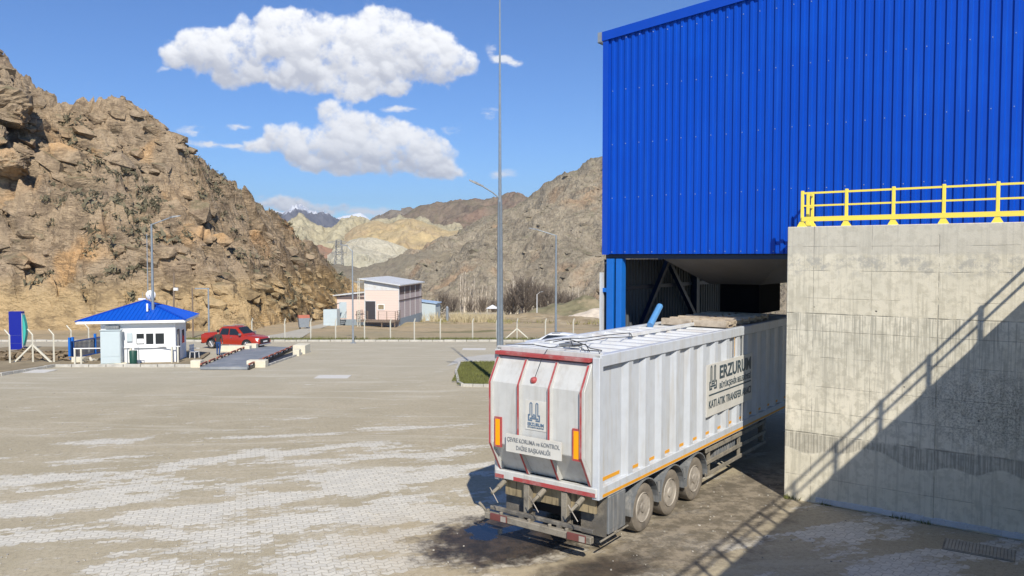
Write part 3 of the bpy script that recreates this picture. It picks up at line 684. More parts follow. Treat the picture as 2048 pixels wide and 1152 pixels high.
# ------------------------------------------------------------ concrete wall (local x along the face, y away from the camera)
FR=-math.atan2(.596,.803)
OW=Vector((6.65,18.85,0))
def wall_mat():
    m=bpy.data.materials.new('board_marked_concrete'); m.use_nodes=True; t=NT(m.node_tree); bs=t.n['Principled BSDF']
    co=t.new('ShaderNodeTexCoord').outputs['Object']; q=t.xyz(co); x,y,z=q[0],q[1],q[2]
    n1=t.noise(co,.7,6,.6); n2=t.noise(co,5,5,.65); n3=t.noise(co,40,3,.6)
    st=t.noise(t.new('ShaderNodeMapping',{'Vector':co,'Scale':(9,9,.55)}).outputs[0],1.0,5,.65)
    st2=t.noise(t.new('ShaderNodeMapping',{'Vector':co,'Scale':(24,24,.8)}).outputs[0],1.0,3,.6)
    c=t.mix(t.sstep(n1,.38,.64),(.74,.685,.55),(.63,.59,.475))
    c=t.mix(t.math('MULTIPLY',t.sstep(n2,.46,.60),.5),c,(.40,.37,.285))
    c=t.mix(t.math('MULTIPLY',t.sstep(st,.50,.62),.5),c,(.36,.335,.265))
    c=t.mix(t.math('MULTIPLY',t.sstep(st2,.54,.66),.45),c,(.74,.70,.58))
    # lift by lift tone
    wz=t.math('ADD',z,t.math('MULTIPLY',t.math('SUBTRACT',t.noise(co,2.2,4,.6),.5),.16))
    up=t.sstep(wz,4.50,4.56); c=t.mix(t.math('MULTIPLY',up,.30),c,(.60,.54,.40))
    top=t.sstep(wz,5.90,5.98); c=t.mix(t.math('MULTIPLY',top,.45),c,(.44,.42,.37))
    eff=t.math('MULTIPLY',t.math('MULTIPLY',t.sstep(wz,5.35,5.6),t.sstep(wz,6.05,5.8)),t.sstep(t.noise(co,3.2,7,.75),.47,.60))
    c=t.mix(t.math('MULTIPLY',eff,.8),c,(.38,.365,.32))
    drip=t.math('MULTIPLY',t.math('MULTIPLY',t.sstep(wz,4.58,4.50),t.sstep(z,2.2,4.4)),t.sstep(st2,.46,.62)); c=t.mix(t.math('MULTIPLY',drip,.75),c,(.33,.31,.25))
    wv=t.math('ADD',1.25,t.math('MULTIPLY',t.math('SUBTRACT',t.noise(t.comb(x,0.0,0.0),.8,1,.4),.5),1.1))
    band=t.math('MULTIPLY',t.sstep(wz,1.70,1.62),t.sstep(z,wv,t.math('ADD',wv,.05))); 
    band=t.math('MULTIPLY',band,t.math('ADD',.35,t.math('MULTIPLY',t.sstep(st2,.40,.6),.65))); c=t.mix(t.math('MULTIPLY',band,.68),c,(.22,.205,.17))
    low=t.sstep(z,wv,t.math('SUBTRACT',wv,.04)); c=t.mix(t.math('MULTIPLY',low,.35),c,(.62,.57,.44))
    pit=t.vm('LENGTH',t.vm('MULTIPLY',t.vm('SUBTRACT',co,(4.2,0,2.6)),(.75,0,1.1))); pit=t.math('MULTIPLY',t.sstep(pit,1.3,.4),t.sstep(t.noise(co,22,5,.8),.5,.60)); c=t.mix(t.math('MULTIPLY',pit,.45),c,(.17,.16,.14))
    # form joints
    def near(v,p,w): return t.sstep(t.math('ABSOLUTE',t.math('SUBTRACT',v,p)),w,w*.3)
    lines=None
    wob=t.math('ADD',z,t.math('MULTIPLY',t.math('SUBTRACT',t.noise(t.comb(x,0.0,0.0),.5,2,.5),.5),.05))
    for p,w in((6.12,.008),(5.55,.010),(4.90,.007),(4.53,.020),(4.12,.009),(3.50,.008),(2.80,.008),(2.20,.010),(1.66,.022),(.62,.009)):
        l=near(wob,p,w); lines=l if lines is None else t.math('MAXIMUM',lines,l)
    for p,w in((.62,.010),(3.25,.014),(1.9,.006)): lines=t.math('MAXIMUM',lines,near(x,p,w))
    brk=t.sstep(t.noise(co,1.3,5,.7),.42,.54); lines=t.math('MULTIPLY',lines,brk)
    c=t.mix(t.math('MULTIPLY',lines,.5),c,(.2,.185,.15))
    # tie holes
    cell=t.new('ShaderNodeTexVoronoi',{'Vector':t.new('ShaderNodeMapping',{'Vector':t.comb(x,0.0,z),'Scale':(1.55,1,1.75)}).outputs[0],'Scale':1.0,'Randomness':.35}).outputs['Distance']
    hole=t.sstep(cell,.045,.02); c=t.mix(t.math('MULTIPLY',hole,.8),c,(.09,.08,.07))
    t.l.new(c,bs.inputs['Base Color']); bs.inputs['Roughness'].default_value=.95; bs.inputs['Specular IOR Level'].default_value=.2
    h=t.math('SUBTRACT',t.math('ADD',t.math('MULTIPLY',n2,.5),t.math('MULTIPLY',n3,.2)),t.math('ADD',t.math('MULTIPLY',lines,.7),t.math('ADD',hole,t.math('MULTIPLY',pit,.8))))
    t.l.new(t.new('ShaderNodeBump',{'Strength':.6,'Distance':.025,'Height':h}).outputs[0],bs.inputs['Normal'])
    return m
FD=1.1
wl=T('retaining_wall','tall grey concrete retaining wall with stained board marks carrying a yellow railing','wall',OW,FR)
MB().prism([(0,0),(6.2,0),(6.2,-13),(14,-13),(14,FD-.05),(0,FD-.05)],-.3,6.6,axis='z').build('concrete_body',wall_mat(),wl,bevel=.015)
b=MB()
for i in range(26):
    x0=.75+i*.21; h=.10+.03*random.random(); b.box(x0,x0+.215,-.035-.02*random.random(),.01,.02+.02*random.random(),.04+h)
b.build('sealant_strip',M_('grey_sealant',(.50,.53,.56),.8,var=.2,bump=.6),wl,bevel=.01,label='pale strip of sealant along the foot of the wall')
# railings
def railing(name,label,pts,ends=True):
    """pts: list of post positions in wall coordinates"""
    t=T(name,label,'railing',OW,FR,'yellow railings on the retaining wall')
    z=6.6
    for (x,y) in pts: 
        o=MB().box(x-.035,x+.035,y-.03,y+.03,z+.01,z+.86).build('post',Mt['yellow'],t,bevel=.006)
        MB().add([(x-.11,y-.05,z),(x+.11,y-.05,z),(x+.11,y+.05,z),(x-.11,y+.05,z),(x-.045,y-.05,z+.12),(x+.045,y-.05,z+.12),(x+.045,y+.05,z+.12),(x-.045,y+.05,z+.12)],[(0,3,2,1),(4,5,6,7),(0,1,5,4),(1,2,6,5),(2,3,7,6),(3,0,4,7)]).build('foot',Mt['yellow'],o)
    a,c=pts[0],pts[-1]
    MB().beam((a[0],a[1],z+.80),(c[0],c[1],z+.80),.045,.045).build('top_rail',Mt['yellow'],t)
    MB().beam((a[0],a[1],z+.50),(c[0],c[1],z+.50),.04,.04).build('middle_rail',Mt['yellow'],t)
    off=-.045 if a[1]==c[1] else 0; ox=0 if off else -.045
    if len(pts)<10: MB().beam((a[0]+ox,a[1]+off,z+.18),(c[0]+ox,c[1]+off,z+.18),.03,.11).build('toe_board',Mt['yellow'],t)
    return t
railing('yellow_railing','yellow railing along the front edge of the concrete wall top',[(.30+i*1.0,.14) for i in range(6)])
railing('yellow_railing','short yellow railing return running from the wall corner towards the blue hall',[(.30,.60),(.30,.98)])
railing('yellow_railing','yellow railing on the wing of the wall nearest the viewer',[(6.33,-.35-i*.90) for i in range(14)])
# ------------------------------------------------------------ blue hall
XL=-5.73; ZB=5.96; ZT=12.44; SL=.0865; XR=13.0
hall=T('transfer_hall','tall bright blue sheet-metal hall standing over the white trailer','building',OW,FR)
def corr(x0,x1,y,zb,ztf,pitch=.215,dep=.04,flip=1):
    b=MB(); xs=[];x=x0
    while x<x1:
        for dx,dy in((0,0),(.42,0),(.52,1),(.86,1),(.96,0)):
            if x+dx*pitch<x1: xs.append((x+dx*pitch,y-flip*dy*dep))
        x+=pitch
    xs.append((x1,y)); vs=[];fs=[]
    for i,(a,c) in enumerate(xs): vs+=[(a,c,zb),(a,c,ztf(a))]
    for i in range(len(xs)-1): fs.append((2*i,2*i+2,2*i+3,2*i+1))
    return b.add(vs,fs)
ztop=lambda x: ZT+(x-XL)*SL
bm_=Mt['blue']; bn_=NT(bm_.node_tree); bb=bn_.n['Principled BSDF']; src=bb.inputs['Base Color'].links[0].from_socket
co_=bn_.new('ShaderNodeTexCoord').outputs['Object']; xx_=bn_.xyz(co_)
sh_=bn_.noise(bn_.comb(bn_.math('FLOOR',bn_.math('DIVIDE',xx_[0],1.075)),0.0,0.0),7.3,1,.5)
run=bn_.noise(bn_.new('ShaderNodeMapping',{'Vector':co_,'Scale':(11,11,.35)}).outputs[0],1.0,5,.6)
c_=bn_.mix(bn_.math('MULTIPLY',bn_.sstep(sh_,.35,.65),.22),src,(.002,.05,.38)); c_=bn_.mix(bn_.math('MULTIPLY',bn_.sstep(run,.52,.72),.16),c_,(.03,.15,.50)); bn_.l.new(c_,bb.inputs['Base Color'])
hb_=bn_.new('ShaderNodeBump',{'Strength':.25,'Distance':.02,'Height':bn_.noise(bn_.new('ShaderNodeMapping',{'Vector':co_,'Scale':(2.5,1,.8)}).outputs[0],1.0,2,.5)}).outputs[0]; bn_.l.new(hb_,bb.inputs['Normal'])
o=corr(XL+.17,XR,FD,ZB,lambda x:ztop(x)-.1).build('front_cladding',Mt['blue'],hall,fix=False)
b=MB()
for zz in (6.03,7.6,9.15,10.7,12.2):
    x=XL+.17+.69*.215
    k=0
    while x<XR:
        if zz<ztop(x)-.3: 
            zq=zz+random.uniform(-.015,.015)+(.0 if k%2 else 0)
            if k%2==0: b.lathe([(.014,0),(.014,.014),(.006,.02)],(x,FD-.04,zq),'y',6,Matrix.Identity(4)) if False else b.box(x-.009,x+.009,FD-.052,FD-.041,zq-.009,zq+.009)
        x+=.215;k+=1
s_=b.build('cladding_screws',M_('screw_heads',(.36,.43,.6),.5),hall); s_['kind']='stuff'
MB().box(XL,XL+.18,FD-.07,FD+.12,ZB-.02,ztop(XL)-.2).build('corner_flashing',Mt['bluetrim'],hall)
b=MB(); b.add([(XL-.03,FD-.10,ztop(XL)-.26),(XR,FD-.10,ztop(XR)-.26),(XR,FD-.10,ztop(XR)),(XL-.03,FD-.10,ztop(XL)),(XL-.03,FD+.05,ztop(XL)-.26),(XR,FD+.05,ztop(XR)-.26),(XR,FD+.05,ztop(XR)),(XL-.03,FD+.05,ztop(XL))],[(0,1,2,3),(4,7,6,5),(0,4,5,1),(3,2,6,7),(0,3,7,4),(1,5,6,2)]).build('roof_fascia',Mt['bluetrim'],hall)
b=MB().add([(XL,FD,ztop(XL)-.02),(XR,FD,ztop(XR)-.02),(XR,16,ztop(XR)-.02),(XL,16,ztop(XL)-.02)],[(0,1,2,3)]); b.build('roof',Mt['bluetrim'],hall)
b=MB().box(XL-.15,XL,FD-.12,16,ztop(XL)-.30,ztop(XL)-.27); b.box(XL-.15,XL-.12,FD-.12,16,ztop(XL)-.30,ztop(XL)+.0); b.box(XL-.12,XL-.02,FD-.12,FD-.10,ztop(XL)-.30,ztop(XL)); b.build('gutter',Mt['galvd'],hall)
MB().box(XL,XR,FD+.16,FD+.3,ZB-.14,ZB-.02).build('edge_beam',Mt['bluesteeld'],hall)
MB().box(XL,XL+.05,FD+.2,16,ZB,ztop(XL)-.31).build('side_cladding',Mt['blue'],hall)
MB().box(XL,XR,15.9,16,ZB,ztop(XL)-.31).build('rear_cladding',Mt['blue'],hall)
MB().box(XL+.05,XR,FD+.31,15.9,ZB-.02,ZB+.1).build('upper_floor',Mt['hopper'],hall)
# left lower side wall, seen from inside
MW=Matrix.Rotation(R(90),4,'Z')
sw=corr(FD+.1,10.6,0,-.3,lambda a:ZB-.16,pitch=.22,dep=.04)
sw.v=[(XL-.02-v[1],v[0],v[2]) for v in sw.v]; sw.build('lower_side_wall',Mt['inner'],hall,fix=False)
MB().box(XL-.09,XL-.03,FD-.05,FD+.14,-.3,ZB-.55).build('sheet_edge',Mt['white'],hall,label='white edge of the side cladding')
for nm,x0,x1 in(('column',XL+.10,XL+.33),('column',XL+.41,XL+.60)): MB().box(x0,x1,FD+.02,FD+.3,-.3,ZB-.14).build(nm,Mt['bluesteel'],hall,bevel=.01)
MB().box(XL+.32,XL+.42,FD+.12,FD+.18,-.3,ZB-.14).build('column_web',Mt['bluesteeld'],hall)
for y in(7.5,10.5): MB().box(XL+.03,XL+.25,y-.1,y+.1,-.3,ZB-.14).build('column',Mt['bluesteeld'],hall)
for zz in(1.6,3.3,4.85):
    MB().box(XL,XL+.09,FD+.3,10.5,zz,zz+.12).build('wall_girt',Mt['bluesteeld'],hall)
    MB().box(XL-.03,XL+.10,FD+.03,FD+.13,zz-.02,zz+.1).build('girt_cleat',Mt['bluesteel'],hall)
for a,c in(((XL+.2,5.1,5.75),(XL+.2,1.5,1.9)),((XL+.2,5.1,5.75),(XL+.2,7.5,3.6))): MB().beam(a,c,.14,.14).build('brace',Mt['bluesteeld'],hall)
# column far right side
for x in(3,9): MB().box(x,x+.25,15.4,15.7,-.5,ZB-.02).build('column',Mt['bluesteeld'],hall)
# hopper
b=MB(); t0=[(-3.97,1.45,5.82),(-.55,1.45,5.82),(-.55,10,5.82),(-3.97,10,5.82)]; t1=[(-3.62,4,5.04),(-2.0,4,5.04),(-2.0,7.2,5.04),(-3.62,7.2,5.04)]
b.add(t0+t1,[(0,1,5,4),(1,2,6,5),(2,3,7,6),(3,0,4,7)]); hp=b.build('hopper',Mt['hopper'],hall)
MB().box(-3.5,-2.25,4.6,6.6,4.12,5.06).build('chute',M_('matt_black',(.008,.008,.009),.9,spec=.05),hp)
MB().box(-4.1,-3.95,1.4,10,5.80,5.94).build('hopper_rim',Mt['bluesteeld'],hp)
# ------------------------------------------------------------ text helper
def text(body,size,m,parent,loc,rot,bold=0,width=None,name='lettering',align='LEFT',ext=.004):
    c=bpy.data.curves.new(name,'FONT'); c.body=body; c.size=size; c.offset=bold; c.extrude=ext; c.align_x=align; c.resolution_u=3
    o=bpy.data.objects.new(name,c); COL.objects.link(o); bpy.context.view_layer.update()
    me=bpy.data.meshes.new_from_object(o.evaluated_get(bpy.context.evaluated_depsgraph_get())); bpy.data.objects.remove(o)
    xs=[v.co.x for v in me.vertices]; w=max(xs)-min(xs); sx=1 if not width else width/w
    if align=='LEFT': x0=min(xs)
    else: x0=(max(xs)+min(xs))/2
    for v in me.vertices: v.co.x=(v.co.x-x0)*sx
    me.materials.clear(); me.materials.append(m)
    q=bpy.data.objects.new(name,me); COL.objects.link(q); q.parent=parent; q.location=loc; q.rotation_euler=rot; return q
def emblem(m,parent,loc,rot,s,name='emblem'):
    b=MB(); P=lambda pts: b.prism(pts,-.003,.004,axis='z')
    def bx(x0,x1,y0,y1): P([(x0,y0),(x1,y0),(x1,y1),(x0,y1)])
    for ox,l,r_ in((30,115,72),(140,72,115)):
        bx(ox,ox+15,l,279); bx(ox+36,ox+51,r_,279); P([(ox,279),(ox+15,279),(ox+25.5,289),(ox+36,279),(ox+51,279),(ox+51,287),(ox+25.5,307),(ox,287)])
    for sg,ox in((1,0),(-1,221)):
        X=lambda a: ox+sg*a
        for x0,x1,y0,y1 in((0,44,97,116),(0,20,14,97),(20,78,14,36)):
            a,c=sorted((X(x0),X(x1))); bx(a,c,y0,y1)
    bx(34,187,46,66); bx(84,137,76,92); P([(86,104),(135,104),(110.5,132)])
    q=b.build(name,m,parent); q.location=loc; q.rotation_euler=rot; q.scale=(s,s,1); return q
# ------------------------------------------------------------ trailer
tr=T('refuse_trailer','long white ribbed refuse transfer trailer with red striped tailgate backed under the blue hall','trailer',(1.69,14.86,0),FR)
TL=13.6; TW=-2.5
# right side, ribbed
prof=[(0.0,-.09),(.0,-.09)]; pts=[(.08,-.02),(.12,-.085)]
y=1.0
while y<TL-.5:
    pts+=[(y,-.085),(y+.17,-.008),(y+.36,-.008),(y+.40,-.085)]; y+=.76
pts+=[(TL,-.085)]
b=MB();vs=[]
for (yy_,xx) in pts: vs+=[(xx,yy_,1.40),(xx,yy_,3.80)]
b.add(vs,[(2*i,2*i+2,2*i+3,2*i+1) for i in range(len(pts)-1)]); b.build('side_panel',Mt['sidewhite'],tr)
MB().box(TW+.02,TW+.08,0.05,TL,1.4,3.8).build('side_panel',Mt['sidewhite'],tr)
MB().box(-.13,.02,.0,TL,3.76,4.0).build('top_rail',Mt['sidewhite'],tr,bevel=.015)
MB().box(TW-.02,TW+.13,.0,TL,3.76,4.0).build('top_rail',Mt['sidewhite'],tr,bevel=.015)
MB().box(-.13,.01,.0,TL,1.19,1.42).build('bottom_rail',Mt['sidewhite'],tr,bevel=.01)
MB().box(TW-.01,TW+.13,.0,TL,1.19,1.42).build('bottom_rail',Mt['sidewhite'],tr,bevel=.01)
MB().box(.011,.014,.02,TL,1.215,1.275).build('reflective_stripe',Mt['orange'],tr,label='orange stripe along the bottom rail')
y=1.0
MB().box(-.084,-.078,.14,.93,1.49,1.56).build('reflective_mark',Mt['orange'],tr)
while y<TL-1.3:
    MB().box(-.084,-.078,y+.42,y+.75,1.46,1.525).build('reflective_mark',Mt['orange'],tr); y+=.76
MB().box(-.14,.022,-.06,.09,1.19,3.95).build('rear_post',Mt['sidewhite'],tr,bevel=.012)
MB().box(TW-.022,TW+.10,-.06,.09,1.19,3.95).build('rear_post',Mt['rearwhite'],tr,bevel=.012)
MB().box(-.20,-.14,-.02,.06,1.3,3.85).build('gate_seal',Mt['rearwhite'],tr,bevel=.02)
b=MB().box(TW,0,.0,.12,3.90,4.02); b.build('rear_header',Mt['rearwhite'],tr,bevel=.01)
MB().box(TW+.06,-.16,-.15,.0,3.855,3.93).build('header_stripe',Mt['red'],tr,bevel=.008)
# floor and chassis
MB().box(TW+.08,-.09,.1,TL,1.2,1.3).build('floor',Mt['grime'],tr)
for x in(-1.75,-.80): MB().box(x-.07,x+.07,.4,TL-.5,.72,1.19).build('chassis_beam',Mt['grime'],tr)
MB().box(TW+.1,-.1,TL-.06,TL,1.3,3.9).build('front_wall',Mt['sidewhite'],tr)
# roof
MB().box(TW+.1,-.12,.1,7.0,3.86,3.88).build('roof_sheet',Mt['white'],tr)
MB().box(TW+.1,-.12,10.6,TL,3.86,3.88).build('roof_sheet',Mt['white'],tr)
MB().box(TW+.1,-.12,7.0,10.6,3.50,3.52).build('opening_shade_sheet',Mt['black'],tr)  # black sheet below the hatches, darkness of the inside put into colour
y=.55
while y<7.2:
    MB().add([(TW+.12,y,3.88),(-.14,y,3.88),(-.14,y+.26,3.88),(TW+.12,y+.26,3.88),(TW+.12,y+.04,3.97),(-.14,y+.04,3.97),(-.14,y+.2,3.97),(TW+.12,y+.2,3.97)],[(0,1,5,4),(1,2,6,5),(2,3,7,6),(3,0,4,7),(4,5,6,7)]).build('roof_rib',Mt['white'],tr); y+=.62
y=11.0
while y<13.4: MB().box(TW+.12,-.14,y,y+.2,3.88,3.97).build('roof_rib',Mt['white'],tr); y+=.62
MB().box(-1.31,-1.21,3.6,7.3,3.98,4.07).build('roof_bar',Mt['white'],tr,bevel=.01)
hatch=M_('tan_hatch_paint',(.60,.50,.38),.7,var=.4,dirt=(.20,.13,.08),dirtamt=.5,dscale=3)
for k,(x0,x1) in enumerate(((-1.24,-.30),(-2.2,-1.30))):
    f=MB(); 
    for y0 in(7.2,7.75,8.3,8.85,9.4,9.95,10.45): f.box(x0,x1,y0,y0+.17,3.98,4.15)
    f.box(x0,x0+.08,7.29,10.45,4.04,4.11); f.box(x1-.08,x1,7.29,10.45,4.04,4.11); f.build('hatch_frame',hatch,tr)
    MB().box(x0+.02,x1-.02,7.3,10.4,3.955,3.97).build('hatch_sheet',hatch,tr)
    MB().box(x0+.1,x0+.3,7.3,10.2,3.52,4.0).build('hatch_support',Mt['grime'],tr) if False else None
pipe=MB(); pipe.tube([(-2.05,6.2,4.02),(-2.15,7.0,4.5)],.09,10); pp=pipe.build('blue_pipe',M_('pale_blue_pipe',(.10,.28,.55),.4),tr,smooth=True)
for c in ([(-2.35,.1,4.05),(-1.8,.3,4.06),(-1.3,.2,4.04),(-.9,.8,4.06),(-.6,.3,4.03),(-.12,.15,4.06),(-.02,.02,4.0)],[(-1.9,1.6,4.05),(-1.4,1.2,4.1),(-1.0,1.1,4.03),(-.5,.45,4.06),(-.2,.4,4.04),(-.05,.1,4.05)],[(-1.28,3.6,4.07),(-1.5,3.0,4.06),(-1.7,2.3,4.03),(-1.9,1.6,4.06),(-2.1,1.2,4.03)],[(-1.28,3.6,4.07),(-1.0,3.2,4.03),(-1.35,2.6,4.03),(-1.2,1.6,4.06),(-1.5,1.1,4.05)],[(-1.75,1.0,4.05),(-1.5,1.3,4.12),(-1.2,.9,4.05),(-1.0,.6,4.06),(-.75,.7,4.1),(-.3,.1,4.04)]):
    MB().tube(c,.010,6).build('cable',Mt['cable'],tr)
MB().box(-1.5,-1.1,.85,1.1,4.0,4.05).build('junction_box',Mt['panelgrey'],tr)
# tailgate
tg=MB().prism([(.12,3.82),(-.05,3.82),(-.33,3.32),(-.33,2.05),(.10,1.42),(.12,1.42)],TW+.10,-.15).build('tailgate',Mt['rearwhite'],tr,bevel=.01)
for x in(-2.38,-1.66,-.92,-.19):
    def pr(o,z0,z1): return [(-.03-o,z1),(-.33-o*.8,3.32),(-.33-o*.8,2.05),(.06-o*1.3,z0)]
    outer=pr(.085,1.44,3.80); inner=pr(-.03,1.44,3.80)
    MB().prism(outer+inner[::-1],x-.03,x+.03).build('gate_rib',Mt['rearwhite'],tg)
    o2=pr(.089,1.44,3.80); i2=pr(.0855,1.44,3.80)
    MB().prism(o2+i2[::-1],x-.023,x+.023).build('rib_stripe',Mt['red'],tg)
MB().box(TW+.02,-.02,-.09,.06,1.24,1.42).build('gate_sill',Mt['rearwhite'],tr,bevel=.015)
MB().box(TW+.5,-.05,-.095,-.091,1.25,1.33).build('sill_stripe',Mt['red'],tr)
MB().box(TW+.02,TW+.25,-.095,-.091,1.25,1.33).build('sill_stripe',Mt['red'],tr)
for x0,x1 in((-2.29,-2.11),(-.40,-.22)):
    q=MB().box(x0,x1,-.365,-.33,1.98,2.60).build('rear_reflector',Mt['red'],tr); MB().box(x0+.035,x1-.035,-.369,-.365,2.02,2.56).build('reflector_face',Mt['oreflect'],q)
RY=(R(90),0,0)
q=MB().box(-1.52,-1.02,-.342,-.33,2.44,3.03).build('emblem_plate',Mt['sign'],tr,label='small white plate with the city emblem')
emblem(Mt['textblue'],q,(-1.45,-.345,2.60),RY,.0013)
text('ERZURUM',.09,Mt['textblue'],q,(-1.46,-.345,2.525),RY,.003,.39); text('BÜYÜKŞEHİR BELEDİYESİ',.035,Mt['textblue'],q,(-1.46,-.345,2.48),RY,.0,.39)
q=MB().box(-1.93,-.60,-.44,-.41,1.95,2.31).build('department_plate',Mt['sign'],tr,label='white plate with two lines of grey lettering')
text('ÇEVRE KORUMA ve KONTROL',.12,Mt['textgrey'],q,(-1.90,-.443,2.165),RY,.002,1.27); text('DAİRE BAŞKANLIĞI',.12,Mt['textgrey'],q,(-1.67,-.443,2.015),RY,.002,.82)
MB().tube([(-1.22,.0,4.03),(-1.24,-.14,3.9),(-1.33,-.27,3.50)],.006,5).build('lamp_wire',Mt['cable'],tr)
MB().lathe([(.07,0),(.075,.03),(.06,.10),(.03,.12)],(-1.36,-.22,3.42),'y',12,None).build('beacon_lamp',Mt['red'],tr,smooth=True) if False else MB().lathe([(.03,-.12),(.07,-.08),(.075,.0)],(-1.36,-.22,3.42),'y',12).build('beacon_lamp',Mt['red'],tr,smooth=True,label='dull red lamp hanging on the tailgate')
# under the tailgate
MB().box(TW+.15,-.15,.55,.58,.5,1.2).build('rear_shade_panel',Mt['black'],tr)  # black panel added to stand in for the shadow under the trailer rear
MB().box(TW+.15,-.15,.10,.16,.86,1.24).build('cross_member',Mt['rust'],tr)
for x in(-1.70,-.78): MB().box(x-.07,x+.07,-.06,.10,.55,1.22).build('hanger',Mt['muddy'],tr,bevel=.01)
for x0,x1 in((TW+.02,TW+.55),(-.60,-.03)): MB().box(x0,x1,.30,.33,.36,1.12).build('mud_flap',Mt['grime'],tr)
for x in(-2.28,-1.27,-.36):
    l=MB().tube([(x,.0,1.18),(x-.02,-.22,1.08)],.055,10).tube([(x-.02,-.22,1.08),(x-.05,-.40,1.0)],.035,8).build('latch_screw',Mt['muddy'],tr,smooth=True)
    MB().tube([(x-.13,-.36,1.10),(x+.13,-.42,.84)],.010,6).build('latch_handle',Mt['rim'],l)
bp=MB().box(TW-.06,.02,-.36,-.24,.42,.56).build('bumper',Mt['muddy'],tr,bevel=.015)
MB().box(TW-.02,-.02,-.22,-.14,.58,.66).build('bumper_rail',Mt['grime'],tr,bevel=.01)
for x in(-1.70,-.78): MB().box(x-.05,x+.05,-.25,.2,.40,.60).build('bumper_bracket',Mt['grime'],tr)
for x in(-2.5,-2.15,-1.45,-.95,-.55): MB().lathe([(.035,0),(.04,.05),(.02,.06)],(x,-.31,.56),'z',7).build('bumper_bolt',Mt['muddy'],tr)
for x0 in(-.50,TW+.12): 
    q=MB().box(x0,x0+.42,-.40,-.36,.44,.58).build('tail_light',Mt['tail'],tr,bevel=.008); MB().box(x0+.28,x0+.41,-.404,-.40,.455,.565).build('light_lens',Mt['rim'],q)
MB().tube([(TW-.05,-.3,.55),(TW-.12,-.36,.68),(TW-.18,-.36,.72),(TW-.2,-.3,.66)],.03,6).build('hook',Mt['muddy'],tr)
MB().tube([(TW-.02,-.3,.42),(TW-.2,-.35,.30)],.015,5).build('hose',Mt['black'],tr)
q=MB().box(-.55,.0,.36,1.06,.40,1.17).build('storage_box',Mt['panelgrey'],tr,bevel=.02); MB().box(.0,.008,.42,.98,.50,1.12).build('box_door',Mt['panelgrey'],q,bevel=.004)
MB().tube([(.02,.0,.38),(.03,1.1,.40)],.02,6).build('guard_bar',Mt['muddy'],tr)
def wheel(cx,cy,r=.52,side=1,parent=tr,w=.34,mt='tyre',mr='rim'):
    t=MB(); s=side
    t.lathe([(r*.58,-s*w),(r*.9,-s*w),(r*.98,-s*w*.9),(r,-s*w*.75),(r,-s*w*.25),(r*.975,-s*w*.08),(r*.9,0),(r*.72,.0),(r*.60,-s*.03)],(cx,cy,r),'x',36)
    ty=t.build('wheel',Mt[mt],parent,smooth=True)
    rim=MB(); rim.lathe([(r*.62,-s*.028),(r*.595,-s*.005),(r*.575,-s*.03),(r*.54,-s*.14),(r*.50,-s*.17),(r*.30,-s*.18),(r*.27,-s*.12),(r*.24,-s*.05),(r*.19,-s*.0),(r*.05,s*.01)],(cx,cy,r),'x',28); ri=rim.build('rim',Mt[mr],ty,smooth=True)
    n=MB()
    for k in range(10):
        a=k*math.pi/5; n.lathe([(.017,-s*.15),(.017,-s*.10)],(cx,cy+r*.38*math.cos(a),r+r*.38*math.sin(a)),'x',6)
    n.build('wheel_nuts',Mt['muddy'],ri); return ty
AX=[1.98,3.31,4.66]
for a in AX:
    wheel(-.06,a); wheel(TW+.06,a,side=-1)
    MB().lathe([(.08,TW+.4),(.08,-.4)],(0,a,.52),'x',10).build('axle',Mt['grime'],tr)
    for x0,x1 in((-.52,.0),(TW,TW+.52)):
        b=MB(); n=14; ins=[];out=[]
        for k in range(n+1):
            th=R(-5)+R(190)*k/n; ins.append((a+.60*math.cos(th),.54+.60*math.sin(th)));out.append((a+.625*math.cos(th),.54+.625*math.sin(th)))
        b.prism(out+ins[::-1],x0,x1); 
        b.build('fender',Mt['panelgrey'],tr)
for a in(1.98+.665,3.31+.675): MB().prism([(a-.13,.95),(a+.13,.95),(a+.05,.70),(a-.05,.70)],-.06,-.01).build('fender_bracket',Mt['panelgrey'],tr)
for zz,y1 in((.42,9.7),(.72,9.7),(1.02,9.7)): MB().box(-.06,-.02,5.25,y1,zz,zz+.10).build('side_guard_rail',Mt['muddy'],tr,bevel=.006)
for y in(5.5,7.6,9.5): MB().box(-.12,-.06,y,y+.09,.40,1.2).build('guard_post',Mt['muddy'],tr)
b=MB().box(-.75,-.16,6.1,7.5,.62,1.15)
for k in range(10): b.box(-.16,-.13,6.15+k*.14,6.22+k*.14,.64,1.13)
b.build('battery_box',Mt['panelgrey'],tr)
MB().tube([(-.5,5.6,.75),(-.5,7.4,.75)],.14,12).build('air_tank',Mt['grime'],tr,smooth=True)
for x in(-2.1,-.5): MB().box(x-.08,x+.08,10.6,10.8,.2,1.2).build('landing_leg',Mt['grime'],tr)
MB().box(-.009,-.004,7.02,7.07,3.25,3.76).build('rust_run',M_('rust_run',(.62,.38,.14),.8,var=.5,vscale=9),tr)
MB().box(-.084,-.078,6.86,6.90,1.42,1.9).build('rust_run',bpy.data.materials['rust_run'],tr)
MB().box(-.012,.004,7.62,7.66,1.42,3.76).build('panel_joint',Mt['rearwhite'],tr)
